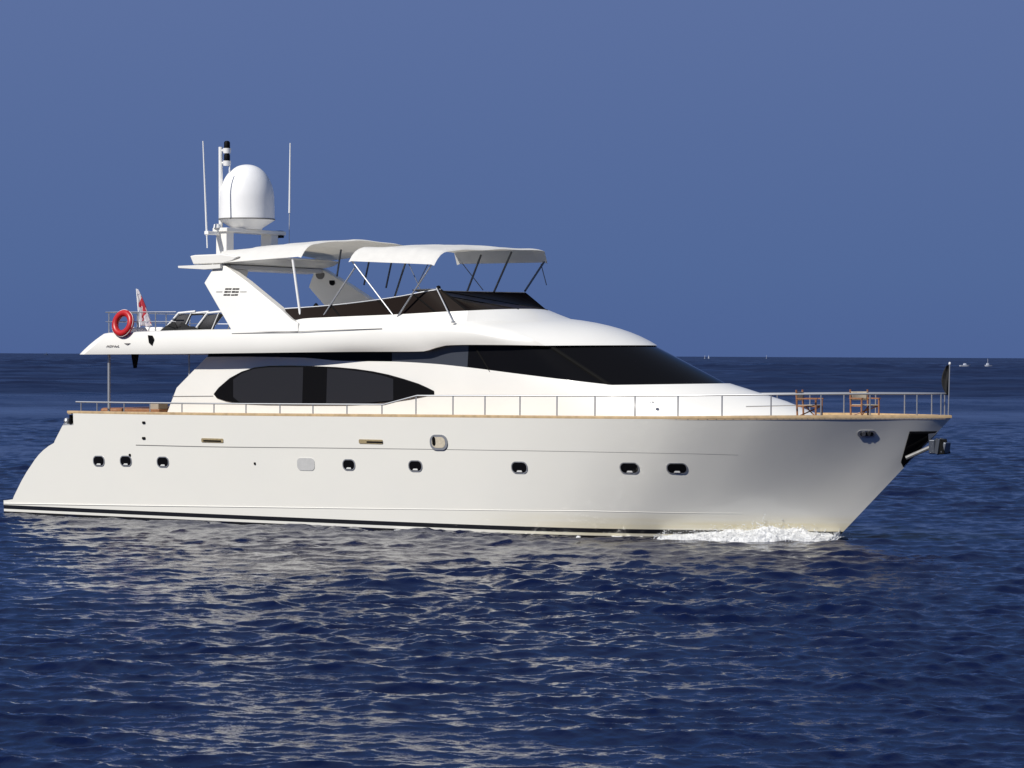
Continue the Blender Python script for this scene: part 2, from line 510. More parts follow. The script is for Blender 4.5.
XW = LWL
XT = on_plane(951, 418, 0.0)[0]
XM = 12.0 * KX
Z_HEAD = on_plane(951, 418, 0.0)[1]                                # stem head, stem at the waterline
KT = XT / 27.11
_b1 = pchip([KT * q for q in (0, 2.5, 6, 10, 14, 17, 19, 21, 23, 24.5, 26, 26.8, 27.11)], [2.76, 2.88, 3.03, 3.13, 3.17, 3.16, 3.09, 2.88, 2.34, 1.68, .80, .27, 0])
_b0 = pchip([KT * q for q in (0, 6, 12, 16, 19, 21, 23, 25, 26.4, 27.11)], [2.60, 2.82, 2.90, 2.84, 2.60, 2.20, 1.52, .70, .22, 0])
_sh = [on_plane(px, py, -y) for px, py, y in ((75, 413.3, 2.85), (200, 415.2, 3.03), (435, 417.3, 3.14), (640, 419, 3.0), (800, 418.6, 2.3), (951, 418, 0))]
_zs = pchip([0] + [q[0] for q in _sh], [_sh[0][1]] + [q[1] for q in _sh])
stern_px = [(1.5, 500.6), (9.5, 499.5), (11, 496), (14, 490.5), (19, 481.5), (25, 472), (30.5, 464.6), (34, 459.7), (38.5, 454.6), (43.5, 450), (49, 446), (54.6, 443), (56.0, 440), (64.4, 425.3), (75.6, 425)]
_sp = [on_plane(px, py, -2.78) for px, py in stern_px]
X_STERN0, X_NOTCH = 0.0, _sp[-1][0]
_st_x = np.array([0.0] + [q[0] for q in _sp]); _st_z = np.array([_sp[0][1]] + [q[1] for q in _sp])


def z_top(X0):
    return float(_zs(X0)) if X0 > X_NOTCH + 1e-3 else float(np.interp(X0, _st_x, _st_z))


def hull(X0, z):
    g = max(0.0, (X0 - XM) / (XT - XM))
    xs = XW + (XT - XW) * z / Z_HEAD
    s = z / float(_zs(X0)); s0 = max(0.0, s)
    b1, b0 = float(_b1(X0)), float(_b0(X0))
    fl = min(1.0, max(0.0, (X0 - 13.6) / 11.5))
    p = 1.0 + .30 * fl
    Y = b0 + (b1 - b0) * s0 ** p if s >= 0 else b0 * (1 + .35 * s)
    return X0 + g * (xs - XT), Y, z


def hull_at(px, py):
    """Starboard hull point seen at a measured place: returns X0, z."""
    Y = -2.8
    for _ in range(40):
        X, z = on_plane(px, py, Y)
        g0 = X
        for _ in range(12):
            g = max(0.0, (g0 - XM) / (XT - XM)); g0 = X - g * (XW + (XT - XW) * z / Z_HEAD - XT)
        g0 = min(g0, XT - .02)
        Y = .5 * Y + .5 * -hull(g0, z)[1]
    return g0, z


def hull_frame(X0, z):
    p = lambda a, b: Vector((hull(a, b)[0], -hull(a, b)[1], b))
    o = p(X0, z); t = (p(X0 + .05, z) - p(X0 - .05, z)).normalized(); u = (p(X0, z + .05) - p(X0, z - .05)).normalized()
    n = u.cross(t).normalized()
    if n.y > 0: n = -n
    u = t.cross(n); u = u if u.z > 0 else -u
    return o, t, u.normalized(), n


X_BEG = .16
cols = sorted(set([X_BEG] + [q[0] for q in _sp if q[0] > X_BEG + .02] + [X_NOTCH + .004] + list(np.linspace(X_NOTCH + .2, 21, 60)) + list(np.linspace(21.1, XT, 60))))
NV = 34
stb = []
for X0 in cols:
    zt = z_top(X0)
    zl = -.55
    stb.append([hull(X0, zl + (zt - zl) * (j / NV)) for j in range(NV + 1)])
mb = MB()
nc = len(cols)
rowsS = [[(c[j][0], -c[j][1], c[j][2]) for c in stb] for j in range(NV + 1)]
rowsP = [[(c[j][0], c[j][1], c[j][2]) for c in stb] for j in range(NV + 1)]
mb.loft(rowsS, False); mb.loft(rowsP, False)
mb.loft([rowsS[0], rowsP[0]], False); mb.loft([rowsS[-1], rowsP[-1]], False)
mb.loft([[r[0] for r in rowsS], [r[0] for r in rowsP]], False)
hull_obj = mb.build('hull', M['hull'], yacht, angle=28)

# knuckle rail and the line of the upper groove
def strake(name, pxs, r, material, mirror=True, out=0.0, x_end=None):
    pts = []
    for px, py in pxs:
        X0, z = hull_at(px, py); pts.append((X0, z))
    f = pchip([p[0] for p in pts], [p[1] for p in pts])
    xs = np.linspace(pts[0][0], pts[-1][0], 80)
    for sgn in (-1, 1):
        b = MB(); line = []
        for x in xs:
            h_ = hull(x, float(f(x))); line.append((h_[0], sgn * (h_[1] + out), h_[2]))
        b.tube(line, r, 6, r * .35).build(name, material, yacht)


strake('groove_line', [(136, 445), (200, 446.5), (330, 448), (460, 449.7), (600, 452), (690, 453.7), (738, 455)], .013, M['grey'], out=-.002)  # grey tube: the shadow line of the groove put into colour
strake('spray_rail', [(4, 503.5), (120, 505.3), (250, 507), (400, 509), (520, 510.5), (600, 511.3), (700, 513), (742, 513.3)], .022, M['hull'], out=-.002)

# teak deck and cap rail
dk = MB()
xs = list(np.linspace(X_NOTCH - .2, 21, 50)) + list(np.linspace(21.2, XT - .11, 50))
A_ = [(x, -max(.01, float(_b1(x)) - .015), float(_zs(x)) + .006) for x in xs]; B_ = [(a, -b, c) for a, b, c in A_]
A2 = [(a, b, c - .03) for a, b, c in A_]; B2 = [(a, b, c - .03) for a, b, c in B_]
dk.loft([A2, A_, B_, B2], False); dk.loft([[A2[0], B2[0]], [A_[0], B_[0]]], False)
dk.build('deck', M['planks'], yacht)
for sgn in (-1, 1):
    rings = []
    for x in list(np.linspace(X_NOTCH - .22, 21, 60)) + list(np.linspace(21.2, XT + .02, 60)):
        b = float(_b1(x)); z = float(_zs(x)); iy = max(0.0, b - .11); oy = b - .004
        rings.append([(x, sgn * iy, z + .0), (x, sgn * oy, z + .001), (x, sgn * (oy + .004), z + .035), (x, sgn * (oy - .004), z + .068), (x, sgn * iy, z + .072)])
    MB().loft(rings, True, True, True).build('cap_rail', M['varnish'], yacht)

# ------------------------------------------------------------------ half rings for the superstructure
def resample(ctrl, n, power=1.0):
    xs_ = [c[0] for c in ctrl]
    fy, fz = pchip(xs_, [c[1] for c in ctrl]), pchip(xs_, [c[2] for c in ctrl])
    t = np.linspace(0, 1, n)
    x = xs_[0] + (xs_[-1] - xs_[0]) * t
    return [(float(a), float(fy(a)), float(fz(a))) for a in x]


def half_ring(ctrl, xf, zf, aft=None, ns=70, na=16, pw=2.0):
    side = resample(ctrl, ns)
    xc, yc, zc = side[-1]
    arc = []
    for i in range(1, na + 1):
        t = i / na
        arc.append((xc + (xf - xc) * (1 - (1 - t) ** pw), yc * (1 - t), zc + (zf - zc) * (1 - (1 - t) ** 2)))
    return (aft or []) + side + arc


def mirror_loop(half):
    return half + [(x, -y, z) for x, y, z in half[::-1] if abs(y) > 1e-6]


def bridge(mbx, half):
    mbx.loft([half, [(x, -y, z) for x, y, z in half]], False)


# deckhouse (white sides and foredeck trunk)
_a0 = on_plane(165, 413, -2.45)[0]; _a1 = on_plane(763, 416, -1.5)[0]
A_ctrl = [(_a0, -2.45, 2.74), (10.5, -2.45, 2.76), (15.7, -2.45, 2.78), (.40 * 15.7 + .60 * _a1 - 1.4, -2.36, 2.8), (.2 * 15.7 + .8 * _a1 - .8, -2.10, 2.82), (_a1, -1.5, 2.88)]
b_px = [(207, 356.8), (250, 356.8), (300, 357.6), (345, 361), (390, 361.5), (430, 363.5), (465, 367), (512, 373), (560, 379), (612, 385)]
b_Y = [-2.42, -2.42, -2.42, -2.42, -2.42, -2.41, -2.40, -2.37, -2.28, -2.0]
B_ctrl = [P3(px, py, y) for (px, py), y in zip(b_px, b_Y)]
ringA = half_ring(A_ctrl, front_of(A_ctrl[-1], 838, 2.9), 2.9, aft=[(_a0, 0, 2.74)])
Z_B = on_plane(720, 383, .8)[1]
XF_B = front_of(B_ctrl[-1], 730, Z_B)
ringB = half_ring(B_ctrl, XF_B, Z_B, aft=[(B_ctrl[0][0], 0, B_ctrl[0][2])])
mid = []
for k, (a, b) in enumerate(zip(ringA, ringB)):      # a gentle crown in the trunk and sides
    m_ = tuple(.5 * (p + q) for p, q in zip(a, b)); fr = max(0.0, (k - 71) / 16.0)
    af = .32 * max(0.0, 1 - k / 14.0)
    mid.append((m_[0] + .10 * fr - af, m_[1] - (.02 if m_[1] < -.1 else 0), m_[2] + .05 * fr))
mb = MB().loft([mirror_loop(ringA), mirror_loop(mid), mirror_loop(ringB)], True)
bridge(mb, [(x, y, z - .004) for x, y, z in ringB])
mb.build('deckhouse', M['gelcoat2'], yacht, angle=22)

# dark glazed band above it
ringB2 = [(x, y * .994 if abs(y) > .3 else y, z - .05) for x, y, z in half_ring(B_ctrl, XF_B - .015, Z_B)]
Z_C = on_plane(600, 345.2, 0)[1]
_c = on_plane(546, 346, -2.1)[0]
C_ctrl = [(B_ctrl[0][0] + .1, -2.40, Z_C + .06), (.5 * (B_ctrl[0][0] + _c), -2.39, Z_C + .06), (_c - 2.1, -2.37, Z_C + .06), (_c - 1.0, -2.29, Z_C + .05), (_c, -2.10, Z_C + .03)]
ringC = half_ring(C_ctrl, front_of(C_ctrl[-1], 655, Z_C), Z_C - .005)


def cut(ring, x0, x1, n=24):
    """the stretch of a half ring's side between two lengthwise places"""
    sx = [q[0] for q in ring[:70]]
    return [(x, float(np.interp(x, sx, [q[1] for q in ring[:70]])), float(np.interp(x, sx, [q[2] for q in ring[:70]]))) for x in np.linspace(x0, x1, n)]


def glaze(name, lo0, lo1, hi0, hi1, material):
    for sgn in (1, -1):
        lo = [(x, sgn * y, z) for x, y, z in cut(ringB2, lo0, lo1)]; hi = [(x, sgn * y, z) for x, y, z in cut(ringC, hi0, hi1)]
        MB().loft([lo, hi], False).build(name, material, yacht, angle=25)


def xb(px): return on_plane(px, 364, -2.4)[0]
glaze('side_window', ringB2[0][0], xb(392), ringC[0][0], xb(392), M['glass'])  # aft stretch: glass and the overhang's shade share one black colour
glaze('side_window', xb(392), xb(467), xb(392), xb(468), M['slate'])
glaze('side_window', xb(467), ringB2[69][0], xb(468), ringC[69][0], M['glass'])
lo = ringB2[69:]; hi = ringC[69:]
lo = lo + [(x, -y, z) for x, y, z in lo[-2::-1]]; hi = hi + [(x, -y, z) for x, y, z in hi[-2::-1]]
MB().loft([lo, hi], False).build('windscreen', M['glass'], yacht)
for sgn in (-1, 1):
    a, b = Vector(ringB2[69]), Vector(ringC[69]); a.y = sgn * abs(a.y); b.y = sgn * abs(b.y)
    a += Vector((-.02, sgn * -.02, 0)); b += Vector((-.02, sgn * -.02, 0))
    MB().tube([a, b], .055, 8).build('window_pillar', M['mullion'], yacht)
    for x_ in (xb(478),):
        a, b = Vector(cut(ringB2, x_ + .35, x_ + 1, 2)[0]), Vector(cut(ringC, x_ - .2, x_ + 1, 2)[0]); a.y = sgn * abs(a.y); b.y = sgn * abs(b.y)
        MB().tube([a, b], .022, 6).build('window_mullion', M['mullion'], yacht)

for sgn in (1, -1):
    MB().tube([(q[0], sgn * q[1], q[2]) for q in (P3(172.5, 396.3, -2.462), P3(213, 396.0, -2.462))], .008, 6).build('panel_seam', M['grey'], yacht)

# saloon windows: one black eye-shaped frame with two panes each side
eye = [(214, 394), (219, 387.5), (230, 378), (242, 371.5), (255, 367.3), (270, 365.8), (290, 365.5), (312, 366), (335, 367), (355, 368.8), (372, 371.2), (388, 374.5),
       (404, 379), (418, 383.5), (427, 387.5), (434, 391), (434, 394.2), (425, 396), (410, 399), (390, 402), (370, 404), (345, 405), (300, 405), (265, 404.6), (240, 403.5), (226, 401), (217, 398)]
pane_l = [(234, 397), (234, 379.5), (243, 373), (255, 368.8), (270, 367.3), (304, 367.2), (303, 403.2), (262, 403.2), (240, 402)]
pane_r = [(327, 403.2), (328, 368.2), (345, 369.5), (365, 371.8), (382, 375.2), (394, 379), (394, 400.2), (370, 402.6), (350, 403.4)]
for sgn in (1, -1):
    Y = -2.462
    fr_ = MB().prism([on_plane(x, y, Y) for x, y in eye], sgn * (Y - .028), sgn * (Y + .10)).build('saloon_window', M['black'], yacht, bevel=.012)
    for pn in (pane_l, pane_r):
        MB().prism([on_plane(x, y, Y) for x, y in pn], sgn * (Y - .036), sgn * (Y - .02)).build('pane', M['pane'], fr_)

# ------------------------------------------------------------------ flybridge moulding
def ring_from(px_list, px_front, zf, px_aft, aftz, round_=.35, **kw):
    aftx = on_plane(px_aft, 345, px_list[0][2] + .2)[0]
    ctrl = [P3(px, py, y) for px, py, y in px_list]
    y0 = ctrl[0][1]
    aft = [(aftx, 0, aftz), (aftx, y0 + round_ * 1.4, aftz), (aftx + .04, y0 + round_ * .8, aftz), (aftx + .14, y0 + round_ * .3, aftz)]
    ctrl[0] = (aftx + .38, y0, ctrl[0][2])
    xf = front_of(ctrl[-1], px_front, zf)
    return half_ring(ctrl, xf, zf, aft=aft, ns=90, na=18, **kw)


def zat(px, py, Y=0.0): return on_plane(px, py, Y)[1]


R1 = ring_from([(88, 354.5, -2.9), (200, 353.6, -2.92), (300, 352.4, -2.84), (360, 351.8, -2.70), (415, 351.6, -2.62), (424, 351.3, -2.61), (436, 347.7, -2.60), (447, 345.4, -2.59), (470, 344.8, -2.56), (505, 345, -2.47), (545, 345.6, -2.24)],
               657.5, zat(640, 345.3), 78, 4.475)
MID = ring_from([(96, 345, -2.92), (200, 343, -2.95), (300, 342, -2.89), (415, 337, -2.70), (470, 331, -2.60), (512, 332.5, -2.34)], 621, zat(600, 328), 89, 4.77)
S_ = ring_from([(112, 333.2, -2.86), (200, 330.6, -2.88), (290, 329.2, -2.84), (330, 327.3, -2.79), (400, 323, -2.64), (466, 321.5, -2.28)], 572, zat(545, 318.5), 102, 5.04)
D_ = ring_from([(114, 332.6, -2.78), (200, 329.6, -2.80), (280, 328.2, -2.78), (292, 322, -2.72), (302, 318.8, -2.68), (330, 317.2, -2.62), (400, 314.2, -2.48), (440, 312, -2.32), (468, 310.6, -2.10)],
               551.5, zat(535, 309), 104, 5.06)
D_in = [(x - .05 if k > 95 else x + (.08 if k < 5 else 0), y * .965, z - .02) for k, (x, y, z) in enumerate(D_)]
FLOOR = [(x, y * .99, 4.96) for x, y, z in D_in]
R0 = [(x + (.12 if k < 5 else (-.03 if k > 100 else 0)), y * .96, z + .02) for k, (x, y, z) in enumerate(R1)]
def blend(t):
    a, b, c = (t - .5) * (t - 1) * 2, -4 * t * (t - 1), 2 * t * (t - .5)
    return [tuple(a * p + b * q + c * r for p, q, r in zip(P_, Q_, W_)) for P_, Q_, W_ in zip(R1, MID, S_)]
mb = MB().loft([mirror_loop(r) for r in [R0, R1] + [blend(t) for t in (.12, .25, .375, .5, .625, .75, .875)] + [S_, D_, D_in, FLOOR]], True)
bridge(mb, R0); bridge(mb, FLOOR)
mb.build('flybridge', M['gelcoat2'], yacht, angle=20)
# grey moulding line along the coaming
MB().tube([Vector(P3(px, py, y)) + Vector((0, -.004, 0)) for px, py, y in [(232, 333.5, -2.90), (300, 331.4, -2.895), (345, 329.8, -2.82), (382, 328.6, -2.74)]], .010, 6).build('moulding_line', M['grey'], yacht)

# flybridge windscreen
ws_lo = [P3(px, py, y) for px, py, y in [(288, 319.5, -2.70), (302, 319.4, -2.66), (330, 317.8, -2.60), (400, 314.8, -2.46), (440, 312.6, -2.30), (468, 311.2, -2.08)]]
ws_hi = [P3(px, py, y) for px, py, y in [(285, 309, -2.62), (302, 308, -2.56), (330, 305.8, -2.50), (400, 296.8, -2.38), (425, 292, -2.28), (441, 289.6, -2.12)]]
WL = half_ring(ws_lo, front_of(ws_lo[-1], 551.5, zat(535, 309.5)), zat(535, 309.5), ns=40, na=14)
WH = half_ring(ws_hi, front_of(ws_hi[-1], 522, zat(505, 290)), zat(505, 290), ns=40, na=14)
fws = MB()
lo = WL + [(x, -y, z) for x, y, z in WL[-2::-1]]; hi = WH + [(x, -y, z) for x, y, z in WH[-2::-1]]
lo_i = [(x - .03, y * .985, z) for x, y, z in lo]; hi_i = [(x - .03, y * .985, z) for x, y, z in hi]
fws.loft([lo_i, lo, hi, hi_i, lo_i], False)
fw = fws.build('flybridge_windscreen', M['smoke'], yacht, angle=25)
MB().tube([(x, y, z + .01) for x, y, z in hi], .016, 6).build('top_trim', M['steel'], fw)
n_half = len(WL)
for k in (12, 24, 33, 39, 48):
    for sgn in (-1, 1):
        a, b = Vector(WL[k]), Vector(WH[k]); a.y = sgn * abs(a.y); b.y = sgn * abs(b.y)
        MB().tube([a, b], .022, 6).build('mullion', M['mullion'], fw)

# helm console and seats showing dark through and above the screen
MB().box((13.2, .7, 5.45), (1.0, 1.5, 1.0), taper=.8).build('helm_console', M['blackcloth'], yacht, bevel=.04)
MB().box((11.0, -1.2, 5.35), (.9, 1.6, .8), taper=.85).build('flybridge_seat', M['blackcloth'], yacht, bevel=.06)
MB().lathe([(.0, .12), (.05, .1), (.07, .0)], P3(438.5, 290, -2.1), 12).build('windscreen_knob', M['black'], yacht)
MB().lathe([(.0, .13), (.04, .10), (.09, .02), (.09, .0)], P3(316, 307.5, -1.2), 10).build('seat_knob', M['black'], yacht)

# ------------------------------------------------------------------ radar arch
leg = [(204, 283), (215.7, 264), (222.5, 263.7), (246.3, 281), (282, 310.4), (291, 319), (298, 323), (298, 332), (232, 332), (229, 326.5)]
def leg_y(py): return -2.46 - (py - 264) * .0062                     # outer face, leaning inboard towards the top
for sgn in (1, -1):
    out_, in_ = [], []
    for x, y in leg:
        Yo = leg_y(y); X, Z = on_plane(x, y, Yo)
        out_.append((X, sgn * Yo, Z)); in_.append((X, sgn * (Yo + .28), Z))
    n = len(leg)
    MB().add(out_ + in_, [tuple(range(n)), tuple(range(2 * n - 1, n - 1, -1))] + [((i + 1) % n, i, n + i, n + (i + 1) % n) for i in range(n)]).build('radar_arch', M['gelcoat2'], yacht, bevel=.025)
top = [on_plane(x, y, -2.5) for x, y in [(191, 256), (196, 255), (222, 254), (240, 256.5), (233, 261), (224, 263.5), (194.5, 264.5)]]
MB().prism(top, -2.56, 2.25).build('arch_crossbeam', M['gelcoat2'], yacht, bevel=.03)
slab = [on_plane(x, y, -2.5) for x, y in [(179.5, 266.0), (222, 264.3), (222, 268.4), (206, 269.6), (180, 268.2)]]
MB().prism(slab, -2.58, 2.2).build('arch_wing', M['gelcoat2'], yacht, bevel=.01)
rib = [on_plane(x, y, -2.4) for x, y in [(205, 269), (222, 269), (219, 280), (206, 283)]]
for sgn in (1,):
    MB().prism(rib, sgn * -1.9, sgn * -1.2).build('arch_rib', M['gelcoat2'], yacht)
for px, py, r in ((321, 274, .15), (333, 282, .10)):
    Yi = -leg_y(py + 2) - .28
    X, Z = on_plane(px, py, Yi)
    MB().tube([(X, Yi + .1, Z), (X, Yi - .05, Z)], r, 16).build('arch_speaker' if r > .12 else 'arch_lamp', M['grey'] if r > .12 else M['black'], yacht)

# model number emblem on the arch: two figures made of three slanted bars each, with thin lines beside
em = MB()
for (x0, x1, y0, y1) in [(225.2, 228.6, 288.2, 289.8), (228.9, 231.5, 288.2, 289.8), (232.6, 235.6, 288.2, 289.8), (235.9, 239.3, 288.2, 289.8),
                         (224.4, 227.6, 291.0, 292.8), (227.9, 230.9, 291.2, 292.6), (231.8, 235.0, 291.0, 292.8), (235.3, 238.7, 291.2, 292.8),
                         (223.6, 226.9, 294.1, 295.7), (227.2, 230.1, 294.1, 295.7), (231.0, 234.4, 294.3, 295.7), (234.7, 237.9, 294.1, 295.7),
                         (216.2, 222.3, 291.6, 292.2), (240.2, 246.6, 291.6, 292.2)]:
    q_ = [Vector(P3(x, y, leg_y(y))) for x, y in ((x0 + .3, y0), (x1 + .3, y0), (x1 - .1, y1), (x0 - .1, y1))]
    em.add([p + Vector((0, -.006, 0)) for p in q_] + [p + Vector((0, .004, 0)) for p in q_], [(0, 1, 2, 3), (7, 6, 5, 4), (1, 0, 4, 5), (2, 1, 5, 6), (3, 2, 6, 7), (0, 3, 7, 4)])
em.build('emblem', M['emblem'], yacht)

# ------------------------------------------------------------------ mast, dome, aerials
def at(px, py, Y): return Vector(P3(px, py, Y))
XD, ZD = on_plane(246.8, 229.5, 0.0)                  # foot of the dome
def y_across(px, X): 
    lo, hi = -3.5, 3.5
    for _ in range(40):
        m = .5 * (lo + hi)
        if seen_at(X, m, 8.0)[0] < px: lo = m
        else: hi = m
    return m
PED_A, PED_B = y_across(225, XD), y_across(269.5, XD)
ZP = ZD - .055
Z_ARCH = on_plane(222, 256, -2.5)[1]
for py_ in (PED_A, PED_B):
    MB().box((XD, py_, (Z_ARCH - .05 + ZP - .05) / 2), (.36, .34, ZP - Z_ARCH)).build('mast_pedestal', M['gelcoat2'], yacht, bevel=.02)
Y_A, Y_E = y_across(217.5, XD) + .1, y_across(281, XD) - .1
MB().box((XD, .5 * (Y_A + Y_E), ZP), (.5, Y_E - Y_A, .11)).build('mast_platform', M['gelcoat2'], yacht, bevel=.02)
MB().box((XD, Y_E + .02, ZP - .02), (.2, .2, .2)).build('platform_lamp', M['black'], yacht, bevel=.02)
MB().box((XD - .12, Y_A - .15, ZP - .1), (.14, .6, .1)).build('aerial_bracket', M['whiteplastic'], yacht, bevel=.015)
MB().lathe([(.0, .12), (.09, .1), (.11, .0)], (XD - .1, Y_A + .02, ZP + .05), 12).build('gps_puck', M['whiteplastic'], yacht)
dc = Vector((XD, 0, ZD))
prof = [(.42, .0), (.45, .05), (.76, .25), (.775, .262)]
dome = MB().lathe(prof, dc, 48).build('satellite_dome', M['radome'], yacht)
MB().lathe([(.778, .262), (.786, .27), (.786, .295), (.772, .30)], dc, 48).build('dome_seam', M['grey'], dome)
cap = [(.77, .30), (.766, .55), (.758, .82)] + [(.758 * math.cos(t) ** .92, .82 + .98 * math.sin(t)) for t in np.linspace(0.08, math.pi / 2, 26)]
cap[-1] = (0.0, cap[-1][1])
MB().lathe(cap, dc, 48).build('radome_cover', M['radome'], dome)
YM = -.45
pole_b, pole_t = at(220.9, 255.5, YM), at(220.6, 147, YM)
mast = MB().tube([pole_b, pole_t], .058, 10).build('light_mast', M['whiteplastic'], yacht)
for py_ in (150.5, 163):
    a = at(221, py_, YM); c = at(227, py_, YM)
    MB().tube([a, c], .03, 6).build('lamp_arm', M['whiteplastic'], mast)
    MB().lathe([(.0, -.08), (.1, -.08), (.115, .06), (.0, .06)], c, 16).build('lamp_base', M['whiteplastic'], mast)
    MB().lathe([(.085, .06), (.085, .22), (.06, .26), (.0, .27)], c, 16).build('lamp_lens', M['black'], mast)
MB().tube([at(229.5, 166, YM), at(229.5, 185, YM)], .02, 6).build('lamp_cable_pipe', M['whiteplastic'], mast)
for (a, b, c) in ((at(203, 141, Y_A - .4), at(206.8, 236, Y_A - .4), at(207.3, 248, Y_A - .4)), (at(290.2, 143, 2.0), at(289.4, 213, 2.0), at(289.0, 258, 2.0))):
    an = MB().tube([b, a], .028, 8, .016).build('whip_aerial', M['whiteplastic'], yacht)
    MB().tube([c, b], .018 if c.y < 0 else .009, 8).build('aerial_ferrule', M['whiteplastic'] if c.y < 0 else M['greypatch'], an)

# ------------------------------------------------------------------ awnings
def canopy(name, near_aft, near_front, far_aft, far_front, crown, val, bulge, ripple, val_far=None):
    val_far = val if val_far is None else val_far
    NA, NCc = 28, 36
    na_, nf_, fa_, ff_ = map(Vector, (near_aft, near_front, far_aft, far_front))
    rings = []
    for j in range(NA + 1):
        u = j / NA
        n_, f_ = na_.lerp(nf_, u), fa_.lerp(ff_, u)
        row = []
        lift = bulge * math.sin(math.pi * min(1, u)) ** .8
        for i in range(NCc + 1):
            c = i / NCc
            p = n_.lerp(f_, c)
            e = 1 - abs(2 * c - 1)
            prof_ = (val if c < .5 else val + (val_far - val) * (2 * c - 1)) * (1 - (1 - min(1, e / (.24 if c < .5 else .07))) ** 2.4) + crown * (1 - (1 - e) ** 2.4)
            p.z += prof_ + lift * (1 - (1 - e) ** 2) + ripple * math.sin(19 * c + 3 * u) * math.sin(7.3 * u + 2 * c) * min(1, e * 4)
            if u > .97 or u < .03: p.z -= .03
            p.z += sum(.022 * math.exp(-((u - q) / .03) ** 2) for q in (.02, .36, .68, .98)) * min(1, e * 5)
            row.append(p)
        rings.append(row)
    m_ = MB().loft(rings, False)
    o = m_.build(name, M['awning'], yacht, angle=60)
    return o


can_a = canopy('awning', P3(212, 263.5, -2.55), P3(301, 256.5, -2.6), P3(318, 262.5, 2.5), P3(409, 250, 2.5), .06, .30, .05, .010, .12)
can_f = canopy('awning', P3(348.5, 261, -2.6), P3(434, 264.5, -2.6), P3(457, 264, 2.6), P3(547.5, 262.5, 2.6), .05, .33, .09, .014)

def poles(segs, material, r, parent, name='awning_pole'):
    for (x0, y0, Y0, x1, y1, Y1) in segs:
        MB().tube([at(x0, y0, Y0), at(x1, y1, Y1)], r, 8).build(name, material, parent)
N_ = -2.5
poles([(352, 261, N_, 396, 319, -2.52), (432, 264, N_, 396, 319, -2.52), (436.5, 288, -2.2, 452.5, 321, -2.42)], M['steel'], .021, can_f)
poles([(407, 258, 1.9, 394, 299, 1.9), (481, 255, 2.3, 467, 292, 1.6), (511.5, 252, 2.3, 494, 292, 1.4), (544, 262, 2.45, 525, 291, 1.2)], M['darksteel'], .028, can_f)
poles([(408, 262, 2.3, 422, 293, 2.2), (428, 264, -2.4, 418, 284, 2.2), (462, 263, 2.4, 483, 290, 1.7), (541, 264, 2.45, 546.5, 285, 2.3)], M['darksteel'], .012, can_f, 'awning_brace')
poles([(292.5, 258, N_, 301, 320, -2.6)], M['whiteplastic'], .034, can_a)
poles([(356, 266, -2.4, 321, 319.5, -2.58)], M['steel'], .022, can_a)
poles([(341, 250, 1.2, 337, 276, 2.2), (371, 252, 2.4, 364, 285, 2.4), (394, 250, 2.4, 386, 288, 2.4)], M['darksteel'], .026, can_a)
for px in (395.5, 452.5):
    c = at(px, 319.5 if px < 400 else 321, -2.56)
    MB().box(c + Vector((0, .04, -.02)), (.07, .10, .05)).build('pole_foot', M['steel'], can_f, bevel=.01)

# ------------------------------------------------------------------ guard rail
rail = MB()
def rail_pt(X, h_, inset=.07):
    return Vector((X, -(max(.02, float(_b1(X)) - inset)), float(_zs(X)) + h_))
def x_of(px, py=408):
    Y = -2.8
    for _ in range(30):
        X, _z = on_plane(px, py, Y); X = min(X, XT - .06); Y = .5 * Y - .5 * max(.02, float(_b1(X)) - .07)
    return X
XA, XB, XC = x_of(76), x_of(384), x_of(417)
def rail_h(X):
    lo_h, hi_h = .315, .545
    if X <= XB: return lo_h
    if X >= XC: return hi_h + .04 * (X - XC) / (XT - XC)
    return lo_h + (hi_h - lo_h) * (X - XB) / (XC - XB)
xs = list(np.linspace(XA, XB, 30)) + [.5 * (XB + XC)] + list(np.linspace(XC, 21, 20)) + list(np.linspace(21.3, XT - .26, 40))
line = [rail_pt(x, rail_h(x)) for x in xs]
loop = line + [Vector((XT - .12, 0, line[-1].z))] + [Vector((p.x, -p.y, p.z)) for p in line[::-1]]
guard = MB().tube(loop, .022, 8).build('guard_rail', M['steel'], yacht)
st_px = [81, 97, 124, 150, 182, 214, 246, 280, 313, 347, 382, 416, 453, 485, 520, 557, 595, 635, 678, 722, 771, 821, 870, 917, 941]
for px in st_px:
    X = x_of(px)
    for sgn in (1, -1):
        p0 = rail_pt(X, 0.0); p1 = rail_pt(X, rail_h(X))
        if sgn < 0: p0.y *= -1; p1.y *= -1
        MB().tube([p0, p1], .017, 6).build('stanchion', M['steel'], guard)

# cockpit posts and pieces under the overhang
for sgn in (1, -1):
    a, b = at(109, 413, -2.6), at(109, 354, -2.6); a.y *= sgn; b.y *= sgn
    MB().tube([a, b], .042, 10).build('support_post', M['steel'], yacht)
    a, b = at(189, 378, -2.3), at(189, 354, -2.3); a.y *= sgn; b.y *= sgn
    MB().tube([a, b], .02, 8).build('support_post', M['steel'], yacht)
X, Z = on_plane(134, 355, -2.3)
MB().add([(X - .09, -2.34, Z + .1), (X + .11, -2.34, Z + .1), (X + .11, -2.2, Z + .1), (X - .09, -2.2, Z + .1), (X - .02, -2.3, Z - .36), (X + .05, -2.3, Z - .36), (X + .05, -2.24, Z - .36), (X - .02, -2.24, Z - .36)],
         [(0, 1, 5, 4), (1, 2, 6, 5), (2, 3, 7, 6), (3, 0, 4, 7), (4, 5, 6, 7), (3, 2, 1, 0)]).build('ceiling_bracket', M['black'], yacht)
